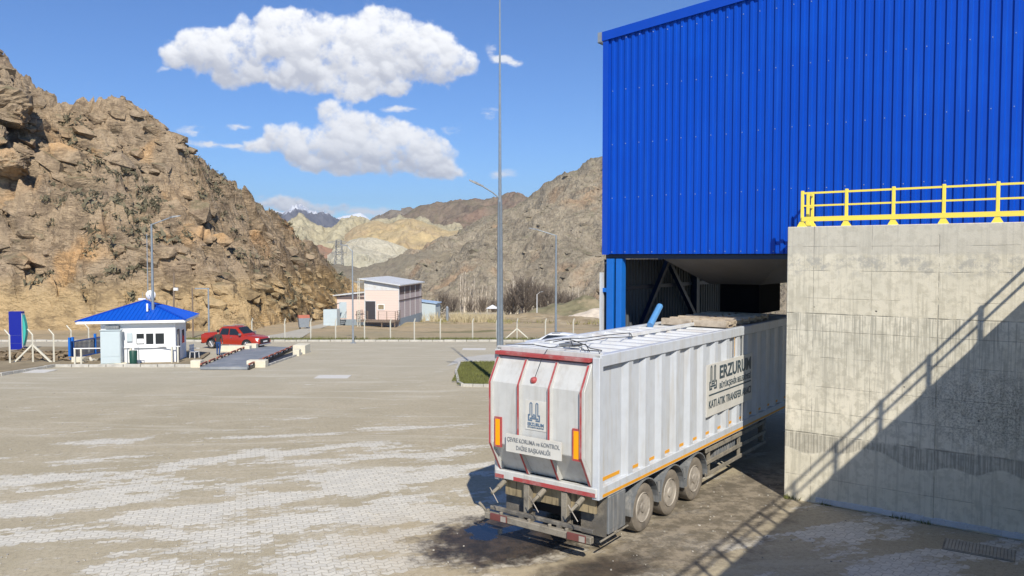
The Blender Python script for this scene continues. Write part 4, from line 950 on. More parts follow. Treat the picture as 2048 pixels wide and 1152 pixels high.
# side sign
RX=(R(90),0,R(90))
q=MB().box(-.012,.012,5.17,8.36,1.93,3.22).build('side_sign',Mt['sign'],tr,label='large white sign board on the trailer side')
X=.016
emblem(Mt['text'],q,(X,5.32,2.55),RX,.0021*1.0)
text('ERZURUM',.46,Mt['text'],q,(X,5.98,2.80),RX,.012,2.25); text('BÜYÜKŞEHİR BELEDİYESİ',.20,Mt['text'],q,(X,5.98,2.54),RX,.002,2.25)
MB().box(X-.003,X+.003,5.30,8.24,2.44,2.475).build('rule_line',Mt['text'],q)
text('KATI ATIK TRANSFER ARACI',.27,Mt['text'],q,(X,5.30,2.13),RX,.003,2.94)
# ------------------------------------------------------------ street lamps and masts
def lamp(base,h,arm,ang,label,r0=.11,r1=.06,head=True,group=None,name='street_lamp',armz=0,al=1.6,pl=Mt['galv'],headsz=1.0):
    t=T(name,label,'street lamp',base,ang,group)
    MB().tube([(0,0,0),(0,0,h)],[r0,r1],12).build('pole',pl,t,smooth=True)
    MB().box(-.22,.22,-.22,.22,-.02,.05).build('base_plate',Mt['galvd'],t)
    z=armz or h
    if al:
        MB().tube([(0,0,z-.05),(al,0,z+.42)],[.035,.03],8).build('arm',pl,t,smooth=True)
        a=al; z2=z+.42; s=headsz
        hd=MB().add([(a-.05,-.06,z2-.03),(a+.12*s,-.16*s,z2-.02),(a+.62*s,-.12*s,z2+.09),(a+.62*s,.12*s,z2+.09),(a+.12*s,.16*s,z2-.02),(a-.05,.06,z2-.03),(a-.05,-.05,z2+.05),(a+.12*s,-.13*s,z2+.10),(a+.60*s,-.09*s,z2+.15),(a+.60*s,.09*s,z2+.15),(a+.12*s,.13*s,z2+.10),(a-.05,.05,z2+.05)],
          [(5,4,3,2,1,0),(6,7,8,9,10,11)]+[(i,(i+1)%6,(i+1)%6+6,i+6) for i in range(6)]).build('lamp_head',Mt['panelgrey'],t)
    return t
# tall mast in the grass island
ISL=at(1000,38.3)
t=T('lamp_mast','very tall galvanised mast with one lamp arm and a long thin lightning rod','mast',ISL)
MB().tube([(0,0,0),(0,0,9.2)],[.19,.115],14).build('pole',Mt['galv'],t,smooth=True)
MB().tube([(0,0,9.2),(0,0,14),(0,0,19.0)],[.085,.06,.035],10).build('lightning_rod',Mt['galv'],t,smooth=True)
MB().lathe([(.02,18.9),(.07,19.0),(.07,19.15),(.02,19.25),(.012,19.5)],(0,0,0),'z',8).build('rod_tip',Mt['galvd'],t)
MB().tube([(0,0,9.25),(-.35,-.05,9.55),(-.85,-.1,9.85)],.035,8).build('arm',Mt['galv'],t,smooth=True)
MB().add([(-.8,-.2,9.80),(-.8,.02,9.80),(-1.15,.06,9.95),(-1.5,-.02,10.12),(-1.5,-.2,10.12),(-1.15,-.28,9.95),(-.8,-.18,9.88),(-.8,0,9.88),(-1.15,.03,10.06),(-1.48,-.05,10.18),(-1.48,-.17,10.18),(-1.15,-.24,10.06)],[(5,4,3,2,1,0),(6,7,8,9,10,11)]+[(i,(i+1)%6,(i+1)%6+6,i+6) for i in range(6)]).build('lamp_head',Mt['panelgrey'],t)
MB().tube([(0,-.19,.4),(0,-.13,9.1)],.015,5).build('cable_conduit',Mt['cable'],t)
p=G(308,725); lp=lamp(p,zpix(448,p.y)-p.z,1,R(12),'tall street lamp directly in front of the white guard booth',.11,.06,al=1.15,armz=0)
MB().box(-.35,.35,-.3,.3,-.05,.22).build('foundation',Mt['cream'],lp)
q=MB().tube([(0,-.06,zpix(655,p.y)-p.z+.6),(.35,-.1,zpix(655,p.y)-p.z+1.0)],.02,6).build('camera_arm',Mt['galvd'],lp)
MB().box(.2,.75,-.2,.0,zpix(634,p.y)-p.z-.06,zpix(634,p.y)-p.z+.07).build('camera',Mt['galvd'],q)
p=at(705,66.5); lamp(p,zpix(497,66.5)-p.z-.2,1,R(175),'slim street lamp in front of the pink building',.09,.05,al=.45,pl=Mt['galvd'])
p=at(1112,60); lamp(p,zpix(470,60)-p.z,1,R(170),'street lamp seen just left of the blue hall, double headed',.10,.06,al=1.5)
p=at(295,80); t=T('thin_pole','thin bare grey pole rising behind the peak of the booth roof','pole',p); MB().tube([(0,0,0),(0,0,zpix(468,80)-p.z)],[.07,.04],8).build('shaft',Mt['galvd'],t,smooth=True)
for i,(x,y0,y1,Y,w,lb,m) in enumerate([(345,545,600,82,.12,'leaning brown timber pole at the foot of the rocky hill','wood'),(384,575,674,74,.10,'dark rusty pole just right of the booth roof','wood'),(416,576,690,70,.09,'dark steel pole with a small sign bracket behind the red pickup','galvd'),(717,556,640,92,.10,'short pale lattice power pole left of the pink building','galvd')]):
    p=at(x,Y); h=zpix(y0,Y)-p.z
    t=T('utility_pole',lb,'pole',p)
    if i==3:
        b=MB()
        for sx in(-.14,.14): b.beam((sx,0,0),(sx*.5,0,h),.06,.06)
        k=0.0
        while k<h-.5: b.beam((-.14,0,k),(.12,0,k+.45),.03,.03); k+=.5
        b.build('lattice',Mt['post'],t); MB().box(-.5,.5,-.05,.05,h-.5,h-.42).build('cross_arm',Mt['galvd'],t)
    else:
        MB().tube([(0,0,0),(.15 if i==0 else 0,0,h)],[w,w*.7],8).build('shaft',Mt[m],t,smooth=True)
        if i==2: MB().box(-1.2,.1,-.04,.04,h-.1,h).build('cross_arm',Mt['galvd'],t)
        if i==0: MB().box(.1,.55,-.1,.1,h-1.9,h-1.6).build('lamp_head',Mt['plastic'],t)
# pylon
p=at(678,420); p.z=zpix(566,420); hh=zpix(480,420)-p.z
t=T('power_pylon','steel lattice power pylon in the valley behind the pink building','pylon',p)
b=MB(); n=9
def pw(f): return 3.4*(1-f)+.9*f if f<.75 else 1.7
for i in range(n):
    f0,f1=i/n,(i+1)/n; w0,w1=2.6-1.3*f0,2.6-1.3*f1
    for a in range(4):
        c0=[(-w0,-w0),(w0,-w0),(w0,w0),(-w0,w0)]; c1=[(-w1,-w1),(w1,-w1),(w1,w1),(-w1,w1)]
        b.beam((*c0[a],f0*hh),(*c1[a],f1*hh),.28,.28); b.beam((*c0[a],f0*hh),(*c1[(a+1)%4],f1*hh),.18,.18); b.beam((*c1[a],f1*hh),(*c1[(a+1)%4],f1*hh),.16,.16)
b.build('lattice',Mt['pylon'],t)
b=MB()
for f,w in((.72,4.2),(.97,6.0)):
    for s_ in(-1,1): b.beam((0,0,f*hh),(s_*w,0,f*hh-.4),.25,.25); b.beam((0,0,f*hh-1.6),(s_*w,0,f*hh-.4),.2,.2)
b.build('cross_arm',Mt['pylon'],t)
# ------------------------------------------------------------ kerbs, verge, grass
verge_m=M_('dry_verge_soil',(.33,.27,.18),1,var=.5,vscale=.6,dirt=(.17,.14,.09),dirtamt=.6,dscale=2,bump=.6,bscale=6,spec=.1)
g0=G(0,752); g1=G(110,734); g2=G(385,734)
vg=[(-40,g0.y-9.5),(g0.x,g0.y),(g1.x,g1.y),(g2.x,g2.y),(g2.x-2.4,g2.y+9),(g2.x-9,g2.y+14),(-40,g2.y+14.5)]
poly_sheet('verge',vg,verge_m,.10,.4)
bed=T('kerb','x','kerb'); bpy.data.objects.remove(bed)
kerb('concrete_kerb',[v for v in vg[:4]],.16,.17,1.0,'pale kerb in front of the white guard booth')
fx0=at(560,YF).x; 
kerb('concrete_kerb',[(-75,YF),(28,YF)],.22,.16,1.0,'long pale kerb at the far edge of the yard below the fence posts')
def strip(r):
    x=r.uniform(-30,27); Y=YF+.15+abs(r.normal())*.7
    if vn(np.array(x*.8),np.array(Y*.5),7)<.3: return None
    return Vector((x,Y,float(gz(Y))))
Mt['grass']=M_('yard_grass',(.17,.18,.06),1,var=.6,vscale=2,spec=.1); Mt['drygrass']=M_('dry_grass',(.30,.27,.12),1,var=.4,vscale=1,spec=.1)
tufts('grass_strip','green weeds along the far kerb below the fence',16000,strip,.28,.035,'grass',seed=5)
# island
ip=[G(*q) for q in((920,726),(912,745),(917,768),(925,773),(1010,775),(1100,775),(1100,726))]
poly_sheet('grass_island',[(p.x,p.y) for p in ip],M_('island_soil',(.17,.17,.07),1,var=.5,vscale=2,spec=.1),.09,.3)
kerb('concrete_kerb',[(p.x,p.y) for p in(ip[6],ip[0],ip[1],ip[2],ip[3],ip[4],ip[5])],.14,.15,.5,'curved kerb of small blocks around the grass island behind the trailer')
def isl(r):
    x=r.uniform(ip[1].x+.1,ip[4].x+1); Y=r.uniform(ip[3].y+.15,ip[0].y)
    if x<ip[1].x+.45 and (Y<ip[2].y+.5 or Y>ip[0].y-.3): return None
    return Vector((x,Y,float(gz(Y))+.09))
tufts('grass','green grass filling the kerbed island beside the mast',12000,isl,.10,.015,'grass',seed=6)
apron=[G(*q) for q in((893,733),(915,716),(975,709),(1060,709),(1060,726),(920,726))]
poly_sheet('concrete_apron',[(p.x,p.y) for p in apron],M_('pale_concrete',(.50,.48,.43),.9,var=.2,dirt=(.35,.32,.26),dirtamt=.5),.012)
for i,(x,y,w,lb) in enumerate([(664,755,.9,'pale square manhole cover in the open middle of the yard'),(62,744,1.0,'pale square manhole cover beside the kerb at the far left'),(948,699,.9,'round pale manhole surround near the far kerb by the mast')]):
    p=G(x,y); o=MB().box(-w,w,-w*.9,w*.9,-.02,.014).build('manhole_cover',M_('manhole_concrete',(.58,.56,.52),.9,var=.1)); o.location=p; tag(o,lb,'manhole cover')
# drain grate right, in the shade
gr=T('drain_grate','rectangular ribbed drain grate in the shaded paving near the wall foot','drain grate',G(1957,1100),FR+R(3))
MB().box(-.62,.62,-.36,.36,-.01,.012).build('pit',Mt['muddy'],gr); b=MB()
for i in range(20): b.box(-.58+i*.06,-.53+i*.06,-.32,.32,.010,.028)
b.build('grate_bars',M_('old_grate',(.42,.38,.30),.9,var=.3),gr)
def weedpt(r):
    a=r.uniform(0,1.0)**1.5*3.2+.02; 
    if vn(np.array(a*4.),np.array(1.),3)<.45: return None
    q=OW+Vector((.803*a,-.596*a,0))-Vector((.596,.803,0))*abs(r.normal())*.05; return q
tufts('weeds','small green weeds growing at the foot of the concrete wall',420,weedpt,.10,.012,'grass',cat='weeds',seed=8)
def litter(r_):
    b=MB()
    for _ in range(260):
        px,py=r_.uniform(0,960),r_.uniform(780,1150); p=G(px,py); s=r_.uniform(.008,.022); b.box(p.x-s,p.x+s,p.y-s,p.y+s,p.z,p.z+s)
    for _ in range(160):
        a=r_.uniform(-2,8); c=r_.normal()*1.5+1.2; p=Vector((1.6,14.85,0))+Vector((.596,.803,0))*a+Vector((.803,-.596,0))*c; s=r_.uniform(.006,.018); b.box(p.x-s,p.x+s,p.y-s,p.y+s,0,s)
    return b
o=litter(np.random.default_rng(2)).build('grit',M_('loose_grit',(.45,.42,.36),.9,var=.9,vscale=20)); tag(o,'tiny stones and bits of litter scattered on the paving','grit',None,'stuff')
# ------------------------------------------------------------ fences
def fence(name,label,posts,wires=4,hp=1.85,ln=.4,braced=(),lean=1):
    t=T(name,label,'fence'); 
    tops=[]
    for i,(x,y,h) in enumerate(posts):
        z=float(gz(y))
        b=MB().tube([(x,y,z-.1),(x,y,z+h*.84),(x-.30*lean,y,z+h)],[.06,.055,.045],4); b.build('post',Mt['post'],t); tops.append((x,y,z,h))
        if i in braced:
            for s_ in(-1,1): MB().beam((x,y,z+h*.55),(x+s_*1.25,y,z),.10,.10).build('brace',Mt['post'],t)
    for k in range(wires):
        b=MB()
        for a,c in zip(tops[:-1],tops[1:]):
            f=.15+.68*k/(wires-1); b.tube([(a[0],a[1],a[2]+a[3]*f),(c[0],c[1],c[2]+c[3]*f)],.004,3,False)
        b.build('wire',Mt['galvd'],t,fix=False)
    return t
fence('post_fence','long wire fence on pale concrete posts behind the far kerb',[(at(x,YF+1.0).x,YF+1.0,2.0) for x in(502,568,620,670,728,780,828,880,945,993,1034,1091,1147,1205)],braced=(10,),lean=-.3)
lf=[(20,729),(66,727),(108,727),(143,714),(178,707)]
pl=[G(x,y) for x,y in lf]
fence('post_fence','row of bent-top concrete fence posts at the far left edge beside the blue sign',[(p.x,p.y,h) for p,h in zip(pl,(2.2,2.2,2.2,2.2,2.2))],braced=(1,),lean=1)
# ------------------------------------------------------------ guard booth
BT=R(13); p0=G(203,730); BO=Vector((p0.x,p0.y,p0.z))
bt=T('guard_booth','small white guard booth with a blue hipped roof beside the weighbridge','booth',BO,BT)
W_,D_=4.35,3.7
MB().box(0,W_,0,D_,-.6,2.72).build('walls',Mt['bwall'],bt)
e=.95; zr=2.62
MB().box(-e-.35,W_+e*.7,-e*.45,D_+e,zr,zr+.16).build('eaves',Mt['winw'],bt)
x0,x1,y0,y1=-e-.37,W_+e*.7+.02,-e*.45-.02,D_+e+.02; cx,cy,zt=(x0+x1)/2+.25,(y0+y1)/2,zr+1.30
b=MB()
def hipface(A,B_,C):
    A,B_,C=Vector(A),Vector(B_),Vector(C); n=26
    for i in range(n):
        f0,f1,f2,f3=i/n,(i+.25)/n,(i+.35)/n,(i+.99)/n
        def tp(f):
            # ribs run up the slope parallel to the fall line
            return A.lerp(B_,f)
        def up(f):
            k=(1-abs(2*f-1)); q=tp(f); top=A.lerp(C,2*f) if f<.5 else B_.lerp(C,2*(1-f)); return top
        nrm=(B_-A).cross(C-A).normalized()*.035
        b.add([tp(f0),tp(f1),up(f1),up(f0)],[(0,1,2,3)]); b.add([tp(f1)+nrm,tp(f2)+nrm,up(f2)+nrm,up(f1)+nrm],[(0,1,2,3)]); b.add([tp(f1),tp(f1)+nrm,up(f1)+nrm,up(f1)],[(0,1,2,3)]); b.add([tp(f2)+nrm,tp(f2),up(f2),up(f2)+nrm],[(0,1,2,3)]); b.add([tp(f2),tp(min(1,(i+1)/n)),up(min(1,(i+1)/n)),up(f2)],[(0,1,2,3)])
ze=zr+.17
cs=[(x0,y0,ze),(x1,y0,ze),(x1,y1,ze),(x0,y1,ze)]
for i in range(4): hipface(cs[i],cs[(i+1)%4],(cx,cy,zt))
rf=b.build('roof',Mt['roofblue'],bt,fix=False)
hb=MB()
for c in cs: hb.beam(c,(cx,cy,zt+.02),.16,.05)
hb.build('ridge_cap',Mt['bluetrim'],rf)
MB().tube([(cx+.5,cy-1.6,ze+.5),(cx+.5,cy-1.6,ze+1.0)],.06,8).build('roof_vent',Mt['bwall'],rf)
wn=MB().box(1.95,3.75,-.03,.05,1.15,2.0).build('window',Mt['winw'],bt)
for x0_,x1_ in((2.06,2.50),(2.62,3.05),(3.17,3.68)): MB().box(x0_,x1_,-.035,-.02,1.24,1.92).build('pane',Mt['glass'],wn)
MB().box(2.1,2.48,-.045,-.036,1.3,1.6).build('counter_papers',Mt['bwall'],wn)
MB().box(1.9,3.8,-.14,.0,1.02,1.10).build('window_sill',Mt['winw'],bt)
MB().box(1.5,1.82,-.12,.0,1.45,1.98).build('meter_box',Mt['cab'],bt)
MB().box(.3,1.1,-.25,.0,2.28,2.46).build('air_conditioner',Mt['panelgrey'],bt)
d=MB().box(W_-.02,W_+.03,.5,1.25,0.02,2.08).build('door',Mt['door'],bt); MB().box(W_+.03,W_+.05,.58,.66,.1,2.0).build('door_frame',Mt['winw'],d)
w2=MB().box(W_-.02,W_+.03,1.95,2.95,.95,2.0).build('window',Mt['winw'],bt); MB().box(W_+.03,W_+.035,2.05,2.85,1.03,1.92).build('pane',Mt['glass'],w2); MB().box(W_+.036,W_+.042,2.12,2.25,1.1,1.7).build('red_poster',Mt['red'],w2)
MB().box(-.35,W_+.2,-.55,.0,-.5,.06).build('plinth_step',Mt['cream'],bt)
def inb(x,y,z=0): return BO+Matrix.Rotation(BT,3,'Z')@Vector((x,y,z))
c=T('equipment_cabinet','tall white equipment cabinet in front of the left side of the booth','cabinet',inb(.15,-.75,.05),BT)
MB().box(0,1.15,0,.5,.1,2.15).build('body',Mt['cab'],c,bevel=.03); MB().box(.06,1.09,-.02,.0,.55,2.05).build('door',Mt['cab'],c); MB().box(.06,1.09,-.012,.0,.14,.46).build('lower_panel',Mt['cab'],c); MB().box(-.1,1.3,-.1,.6,.0,.1).build('base',Mt['cream'],c); MB().box(-.03,1.2,-.05,.55,2.15,2.19).build('top_cover',Mt['cab'],c)
c=T('satellite_dish','white satellite dish mounted above the booth roof peak','dish',inb(cx+.15,cy-.2,zt-.1),BT)
MB().lathe([(.02,.0),(.15,.02),(.27,.07),(.31,.11)],(.25,0,.45),'y',18).build('dish',Mt['plastic'],c,smooth=True); MB().tube([(.25,.05,.0),(.25,.05,.55)],.03,6).build('mast',Mt['galvd'],c); MB().tube([(.25,-.0,.3),(.25,-.35,.5)],.015,5).build('feed_arm',Mt['galvd'],c)
c=T('antenna_box','small white box aerial on the left of the booth roof peak','aerial',inb(cx-.15,cy+.2,zt),BT); MB().box(-.25,.2,-.1,.1,.0,.13).build('housing',Mt['plastic'],c); MB().tube([(0,0,.1),(0,0,.5)],.015,5).build('rod',Mt['galvd'],c)
c=T('waste_bin','dark green waste bin on a stand in front of the booth','bin',inb(2.1,-1.1,0),BT)
MB().lathe([(.17,.1),(.22,.15),(.24,.95),(.22,.98)],(0,0,0),'z',14).build('drum',Mt['green'],c,smooth=True); MB().tube([(-.32,0,0),(-.32,0,1.15),(.32,0,1.15),(.32,0,0)],.03,6).build('stand',Mt['galvd'],c)
# plastic chair
ch=T('plastic_chair','white plastic garden chair in the shade at the right side of the booth','chair',inb(W_+.75,2.3,.0),BT+R(60))
for sx in(-.22,.22):
    for sy in(-.2,.2): MB().beam((sx,sy,0),(sx*.9,sy*.9,.42),.04,.04).build('leg',Mt['plastic'],ch)
MB().box(-.24,.24,-.22,.22,.41,.44).build('seat',Mt['plastic'],ch,bevel=.01); b=MB()
for i in range(5): b.box(-.2+i*.09,-.15+i*.09,.20,.23,.44,.86)
b.box(-.23,.23,.2,.24,.82,.9).build('backrest',Mt['plastic'],ch)
for sx in(-.26,.26): MB().box(sx-.025,sx+.025,-.2,.22,.62,.65).build('armrest',Mt['plastic'],ch)
# barriers
def barrier(name,label,a,bp,z0,posts,m='plastic',st='post',thick=.07):
    t=T(name,label,'barrier',a); a=Vector(a); q=Vector(bp)-a
    MB().tube([(0,0,z0),(q.x,q.y,q.z+z0)],[thick*.6,thick*.45],8).build('boom',Mt[m],t,smooth=True)
    for f in posts:
        o=q*f; MB().box(o.x-.05,o.x+.05,o.y-.05,o.y+.05,o.z-.05,o.z+z0).build('post',Mt[st],t,bevel=.01)
    return t
a=G(148,731);q=G(262,729); barrier('boom_barrier','long thin white barrier boom on two short stands left of the booth',a,q,1.05,(.02,.13,1.0))
a=G(268,728);q=G(361,728); barrier('boom_barrier','short white barrier boom crossing in front of the booth windows',a,q,1.12,(.0,.82,.95))
for i,(x,y,w) in enumerate([(158,727,.75),(238,731,1.1)]):
    c=T('concrete_block',['low cream concrete block under the left end of the barrier','low cream slab at the foot of the white cabinet'][i],'block',G(x,y)); MB().box(-w/2,w/2,-.2,.2,0,.42 if i==0 else .16).build('block',Mt['cream'],c,bevel=.02)
def rubble(r): 
    b=MB()
    for i in range(26):
        s=r.uniform(.08,.26); c=(r.uniform(-.9,.9),r.uniform(-.3,.3),s*.5); v=[(c[0]+r.uniform(-1,1)*s,c[1]+r.uniform(-1,1)*s,max(0,c[2]+r.uniform(-1,1)*s)) for _ in range(6)]
        b.add(v,[(0,1,2),(0,2,3),(0,3,4),(0,4,5),(1,2,5),(2,3,4),(1,4,5),(2,4,5)])
    return b
o=rubble(random.Random(4)).build('rubble_pile',M_('pale_rubble',(.55,.52,.45),.9,var=.4,vscale=4)); o.location=G(190,724); tag(o,'small heap of pale rubble left of the booth','rubble',None,'stuff')
def ditchpt(r):
    b=G(r.uniform(0,140),r.uniform(716,738)); return b
# dug earth bank left
r_=random.Random(9); b=MB()
for i in range(240):
    p=G(r_.uniform(-40,140),r_.uniform(708,724)); s=r_.uniform(.12,.5)
    v=[(p.x+r_.uniform(-1,1)*s,p.y+r_.uniform(-1,1)*s,p.z+.05+max(-.05,r_.uniform(-.2,.9)*s)) for _ in range(7)]
    b.add(v,[(0,1,2),(0,2,3),(0,3,4),(0,4,5),(1,2,5),(2,3,6),(1,4,6),(2,4,5)])
o=b.build('earth_clods',M_('dug_earth',(.26,.20,.13),1,var=.6,vscale=2,spec=.1)); tag(o,'dug brown earth and clods around the blue sign','earth',None,'stuff')
# blue sliding gate
ga=G(140,722); gb=G(204,708); gt_=T('sliding_gate','blue steel bar gate between the booth and the fence posts','gate',ga); dq=gb-ga
fr=MB(); fr.beam((0,0,.15),(dq.x,dq.y,dq.z+.15),.08,.08); fr.beam((0,0,1.25),(dq.x,dq.y,dq.z+1.25),.08,.08)
fr.build('gate_frame',Mt['bluesteel'],gt_)
b=MB()
for i in range(1,26): f=i/26; b.box(dq.x*f-.02,dq.x*f+.02,dq.y*f-.02,dq.y*f+.02,dq.z*f+.15,dq.z*f+1.25)
b.build('bars',M_('dark_blue_bars',(.03,.08,.16),.5),gt_)
for f in(0,.09,.78,1): MB().box(dq.x*f-.07,dq.x*f+.07,dq.y*f-.06,dq.y*f+.06,dq.z*f-.05,dq.z*f+1.55).build('gate_post',Mt['bluesteel'],gt_)
# blue totem
p=G(36,702); t=T('totem_sign','tall plain dark blue totem sign with a teal curved side at the far left','sign',p,R(4))
hh=zpix(623,p.y)-p.z
MB().box(-.52,.42,-.2,.25,.12,hh).build('body',Mt['navy'],t,bevel=.02); MB().box(-.45,.40,-.22,.27,-.1,.12).build('base',Mt['cream'],t)
pts=[(.43+.22*math.sin(math.pi*k/12),hh*.12+ (hh*.82)*k/12) for k in range(13)]
MB().prism(pts+[(.43,hh*.94),(.43,hh*.12)],-.1,.22,axis='y').build('curved_panel',Mt['teal'],t); MB().box(.42,.45,-.2,.2,hh*.1,hh*.95).build('side_edge',Mt['white'],t)
# ------------------------------------------------------------ weighbridge
wa=G(400,734,.18); wb=G(497,734,.18); wc=G(588,695,.18); wd=G(506,691,.18)
t=T('weighbridge','long grey steel weighbridge deck with rusty red edge rails and cream end blocks','weighbridge')
def zz_(p,o): return (p.x,p.y,float(gz(p.y))+o)
b=MB(); top=[zz_(p,.19) for p in(wa,wb,wc,wd)]; bot=[zz_(p,.03) for p in(wa,wb,wc,wd)]
b.add(top+bot,[(0,1,2,3),(7,6,5,4),(0,4,5,1),(1,5,6,2),(2,6,7,3),(3,7,4,0)]); b.build('deck',Mt['deck'],t)
def lp_(A,B_,f): return A.lerp(B_,f)
for A,B_ in((wa,wd),(wb,wc)):
    for i in range(8):
        f0,f1=i/8+.012,(i+1)/8-.025; a=lp_(A,B_,f0);c=lp_(A,B_,f1); a=Vector(zz_(a,.33));c=Vector(zz_(c,.33))
        r1=MB().beam(a,c,.09,.09).build('edge_rail',Mt['rustred'],t)
        for q in(a.lerp(c,.04),a.lerp(c,.96)): MB().box(q.x-.05,q.x+.05,q.y-.05,q.y+.05,q.z-.3,q.z-.04).build('rail_bracket',Mt['black'],r1)
MB().beam(zz_(wb,.08),zz_(wc,.08),.12,.2).build('side_beam',Mt['black'],t)
for x,y,w,dd_,h in((391,735,.62,.5,.42),(512,735,1.15,.6,.42),(537,711,0,0,0),(598,708,.9,1.4,.62),(592,712,.45,.5,.45),(502,701,.8,.5,.5),(470,703,2.2,.5,.42)):
    if w: 
        p=G(x,y); o=MB().box(p.x-w/2,p.x+w/2,p.y-.02,p.y+dd_,p.z-.1,p.z+h).build('end_block',Mt['cream'],t,bevel=.02)
# flat black sheet: shade of the depth beside the deck put into colour
q=[G(530,734),G(612,705),G(604,699),G(497,731)]; poly_sheet('pit_shade_sheet',[(p.x,p.y) for p in q],Mt['black'],.013)
kerb('concrete_kerb',[(q[0].x,q[0].y),(q[1].x,q[1].y)],.12,.12,1.0,'thin kerb along the right side of the weighbridge pit')
# ------------------------------------------------------------ vehicles
def car(name,label,cat,loc,rz,stations,cabin,paint,wheels,wr,extra,tyre='rubber'):
    """stations: (x, zlow, zhigh, halfwidth low, halfwidth high); cabin likewise, car points to +x"""
    t=T(name,label,cat,loc,rz)
    def loft(st,bulge=.03):
        vs=[];fs=[]
        for (x,z0,z1,w0,w1) in st:
            zm=z0+(z1-z0)*(.45 if bulge else .05); wm=max(w0,w1)*1.0+bulge
            vs+=[(x,-w0,z0),(x,-wm,zm),(x,-w1,z1-.04),(x,-w1+.08,z1),(x,w1-.08,z1),(x,w1,z1-.04),(x,wm,zm),(x,w0,z0)]
        n=8
        for i in range(len(st)-1):
            for j in range(n): fs.append((i*n+j,i*n+(j+1)%n,(i+1)*n+(j+1)%n,(i+1)*n+j))
        fs.append(tuple(range(n))); fs.append(tuple((len(st)-1)*n+j for j in reversed(range(n))))
        return MB().add(vs,fs)
    bo=loft(stations).build('body',paint,t,smooth=True); ca=loft(cabin,0).build('cabin',paint,t,smooth=True)
    for x in wheels:
        for s_ in(-1,1):
            hw=.93 if cat=='pickup' else .86
            MB().lathe([(wr*1.17,0),(wr*1.17,-.04)],(x,0,wr+.03),'y',24) 
            w=MB().lathe([(wr*.6,-.24*s_),(wr*.95,-.24*s_),(wr,-.2*s_),(wr,-.03*s_),(wr*.95,0),(wr*.68,.0),(wr*.66,-.04*s_)],(x,s_*(hw+.02),wr),'y',24).build('wheel',Mt['rubber'],t,smooth=True)
            rm=MB()
            for k in range(6):
                a=k*math.pi/3; rm.beam((x,s_*(hw+.015),wr),(x+wr*.62*math.cos(a),s_*(hw+.0),wr+wr*.62*math.sin(a)),.03,.07,up=(0,1,0))
            rm.lathe([(wr*.70,.012*s_),(wr*.6,.015*s_)],(x,s_*(hw),wr),'y',20)
            rm.build('rim',Mt['chrome'],w)
            ar=MB(); n=12; o_=[(x+wr*1.22*math.cos(R(180)*k/n),wr+wr*1.22*math.sin(R(180)*k/n)) for k in range(n+1)]
            ar.prism(o_+[(x-wr*1.22,wr*.75),(x+wr*1.22,wr*.75)][0:2],s_*(hw-.02),s_*(hw+.012),axis='y').build('wheel_arch',Mt['black'],t)
    return t,bo,ca
pk=G(470,697); 
PK,bo,ca=car('pickup_truck','red double-cab pickup truck with covered bed behind the weighbridge','pickup',pk+Vector((0,.3,0)),R(-17),
 [(-2.62,.62,.98,.80,.82),(-2.58,.45,1.12,.86,.86),(-1.6,.42,1.13,.90,.86),(-.6,.40,1.12,.90,.86),(.9,.40,1.10,.90,.86),(1.35,.42,1.08,.90,.84),(2.2,.42,1.00,.88,.80),(2.48,.42,.92,.84,.74),(2.62,.50,.80,.74,.66)],
 [(-2.45,1.05,1.20,.84,.74),(-1.15,1.05,1.30,.85,.76),(-.95,1.05,1.62,.85,.70),(-.75,1.05,1.74,.85,.66),(.15,1.05,1.78,.85,.64),(.55,1.05,1.70,.85,.64),(1.28,1.05,1.10,.84,.72)],Mt['carred'],(-1.62,1.62),.38,None)
for s_ in(-1,1):
    y=s_*.86
    def side(poly,nm,m,o=.0,par=ca):
        vs=[(x,s_*(.885-(z-1.05)*.26+o),z) for x,z in poly]; vs2=[(a,b_-s_*.03,c_) for a,b_,c_ in vs]; n=len(vs)
        return MB().add(vs+vs2,[tuple(range(n)),tuple(reversed(range(n,2*n)))]+[(i,(i+1)%n,n+(i+1)%n,n+i) for i in range(n)]).build(nm,Mt[m],par)
    side([(-.88,1.14),(-.10,1.14),(-.10,1.62),(-.72,1.62)],'side_window','glass'); side([(.0,1.14),(1.0,1.14),(.50,1.60),(.0,1.62)],'side_window','glass')
    MB().box(.95,1.12,y*1.02,y*1.02+s_*.2,1.12,1.27).build('mirror',Mt['chrome'],bo,bevel=.02)
    for x in(-.75,.15): MB().box(x,x+.16,s_*.915,s_*.935,.93,.97).build('door_handle',Mt['chrome'],bo)
    MB().box(-1.0,1.15,s_*.86,s_*.96,.36,.40).build('side_step',Mt['chrome'],bo)
    MB().box(2.25,2.56,s_*.62,s_*.80,.78,.92).build('headlight',Mt['plastic'],bo,bevel=.03); MB().box(-2.63,-2.52,s_*.72,s_*.86,.75,1.08).build('tail_light',Mt['tail'],bo)
    MB().box(-.7,.3,s_*.56,s_*.60,1.80,1.84).build('roof_rail',Mt['galvd'],ca)
MB().add([(1.22,-.66,1.14),(1.22,.66,1.14),(.62,.56,1.70),(.62,-.56,1.70)],[(0,1,2,3)]).build('windscreen',Mt['glass'],ca)
MB().box(2.50,2.66,-.60,.60,.52,.84).build('grille',Mt['black'],bo,bevel=.02); MB().box(2.655,2.67,-.26,.26,.58,.69).build('number_plate',Mt['plastic'],bo); MB().box(2.4,2.7,-.74,.74,.34,.46).build('front_bumper',Mt['chrome'],bo,bevel=.03); MB().box(-2.7,-2.5,-.78,.78,.38,.5).build('rear_bumper',Mt['black'],bo)
wc_=at(1104,57.5)
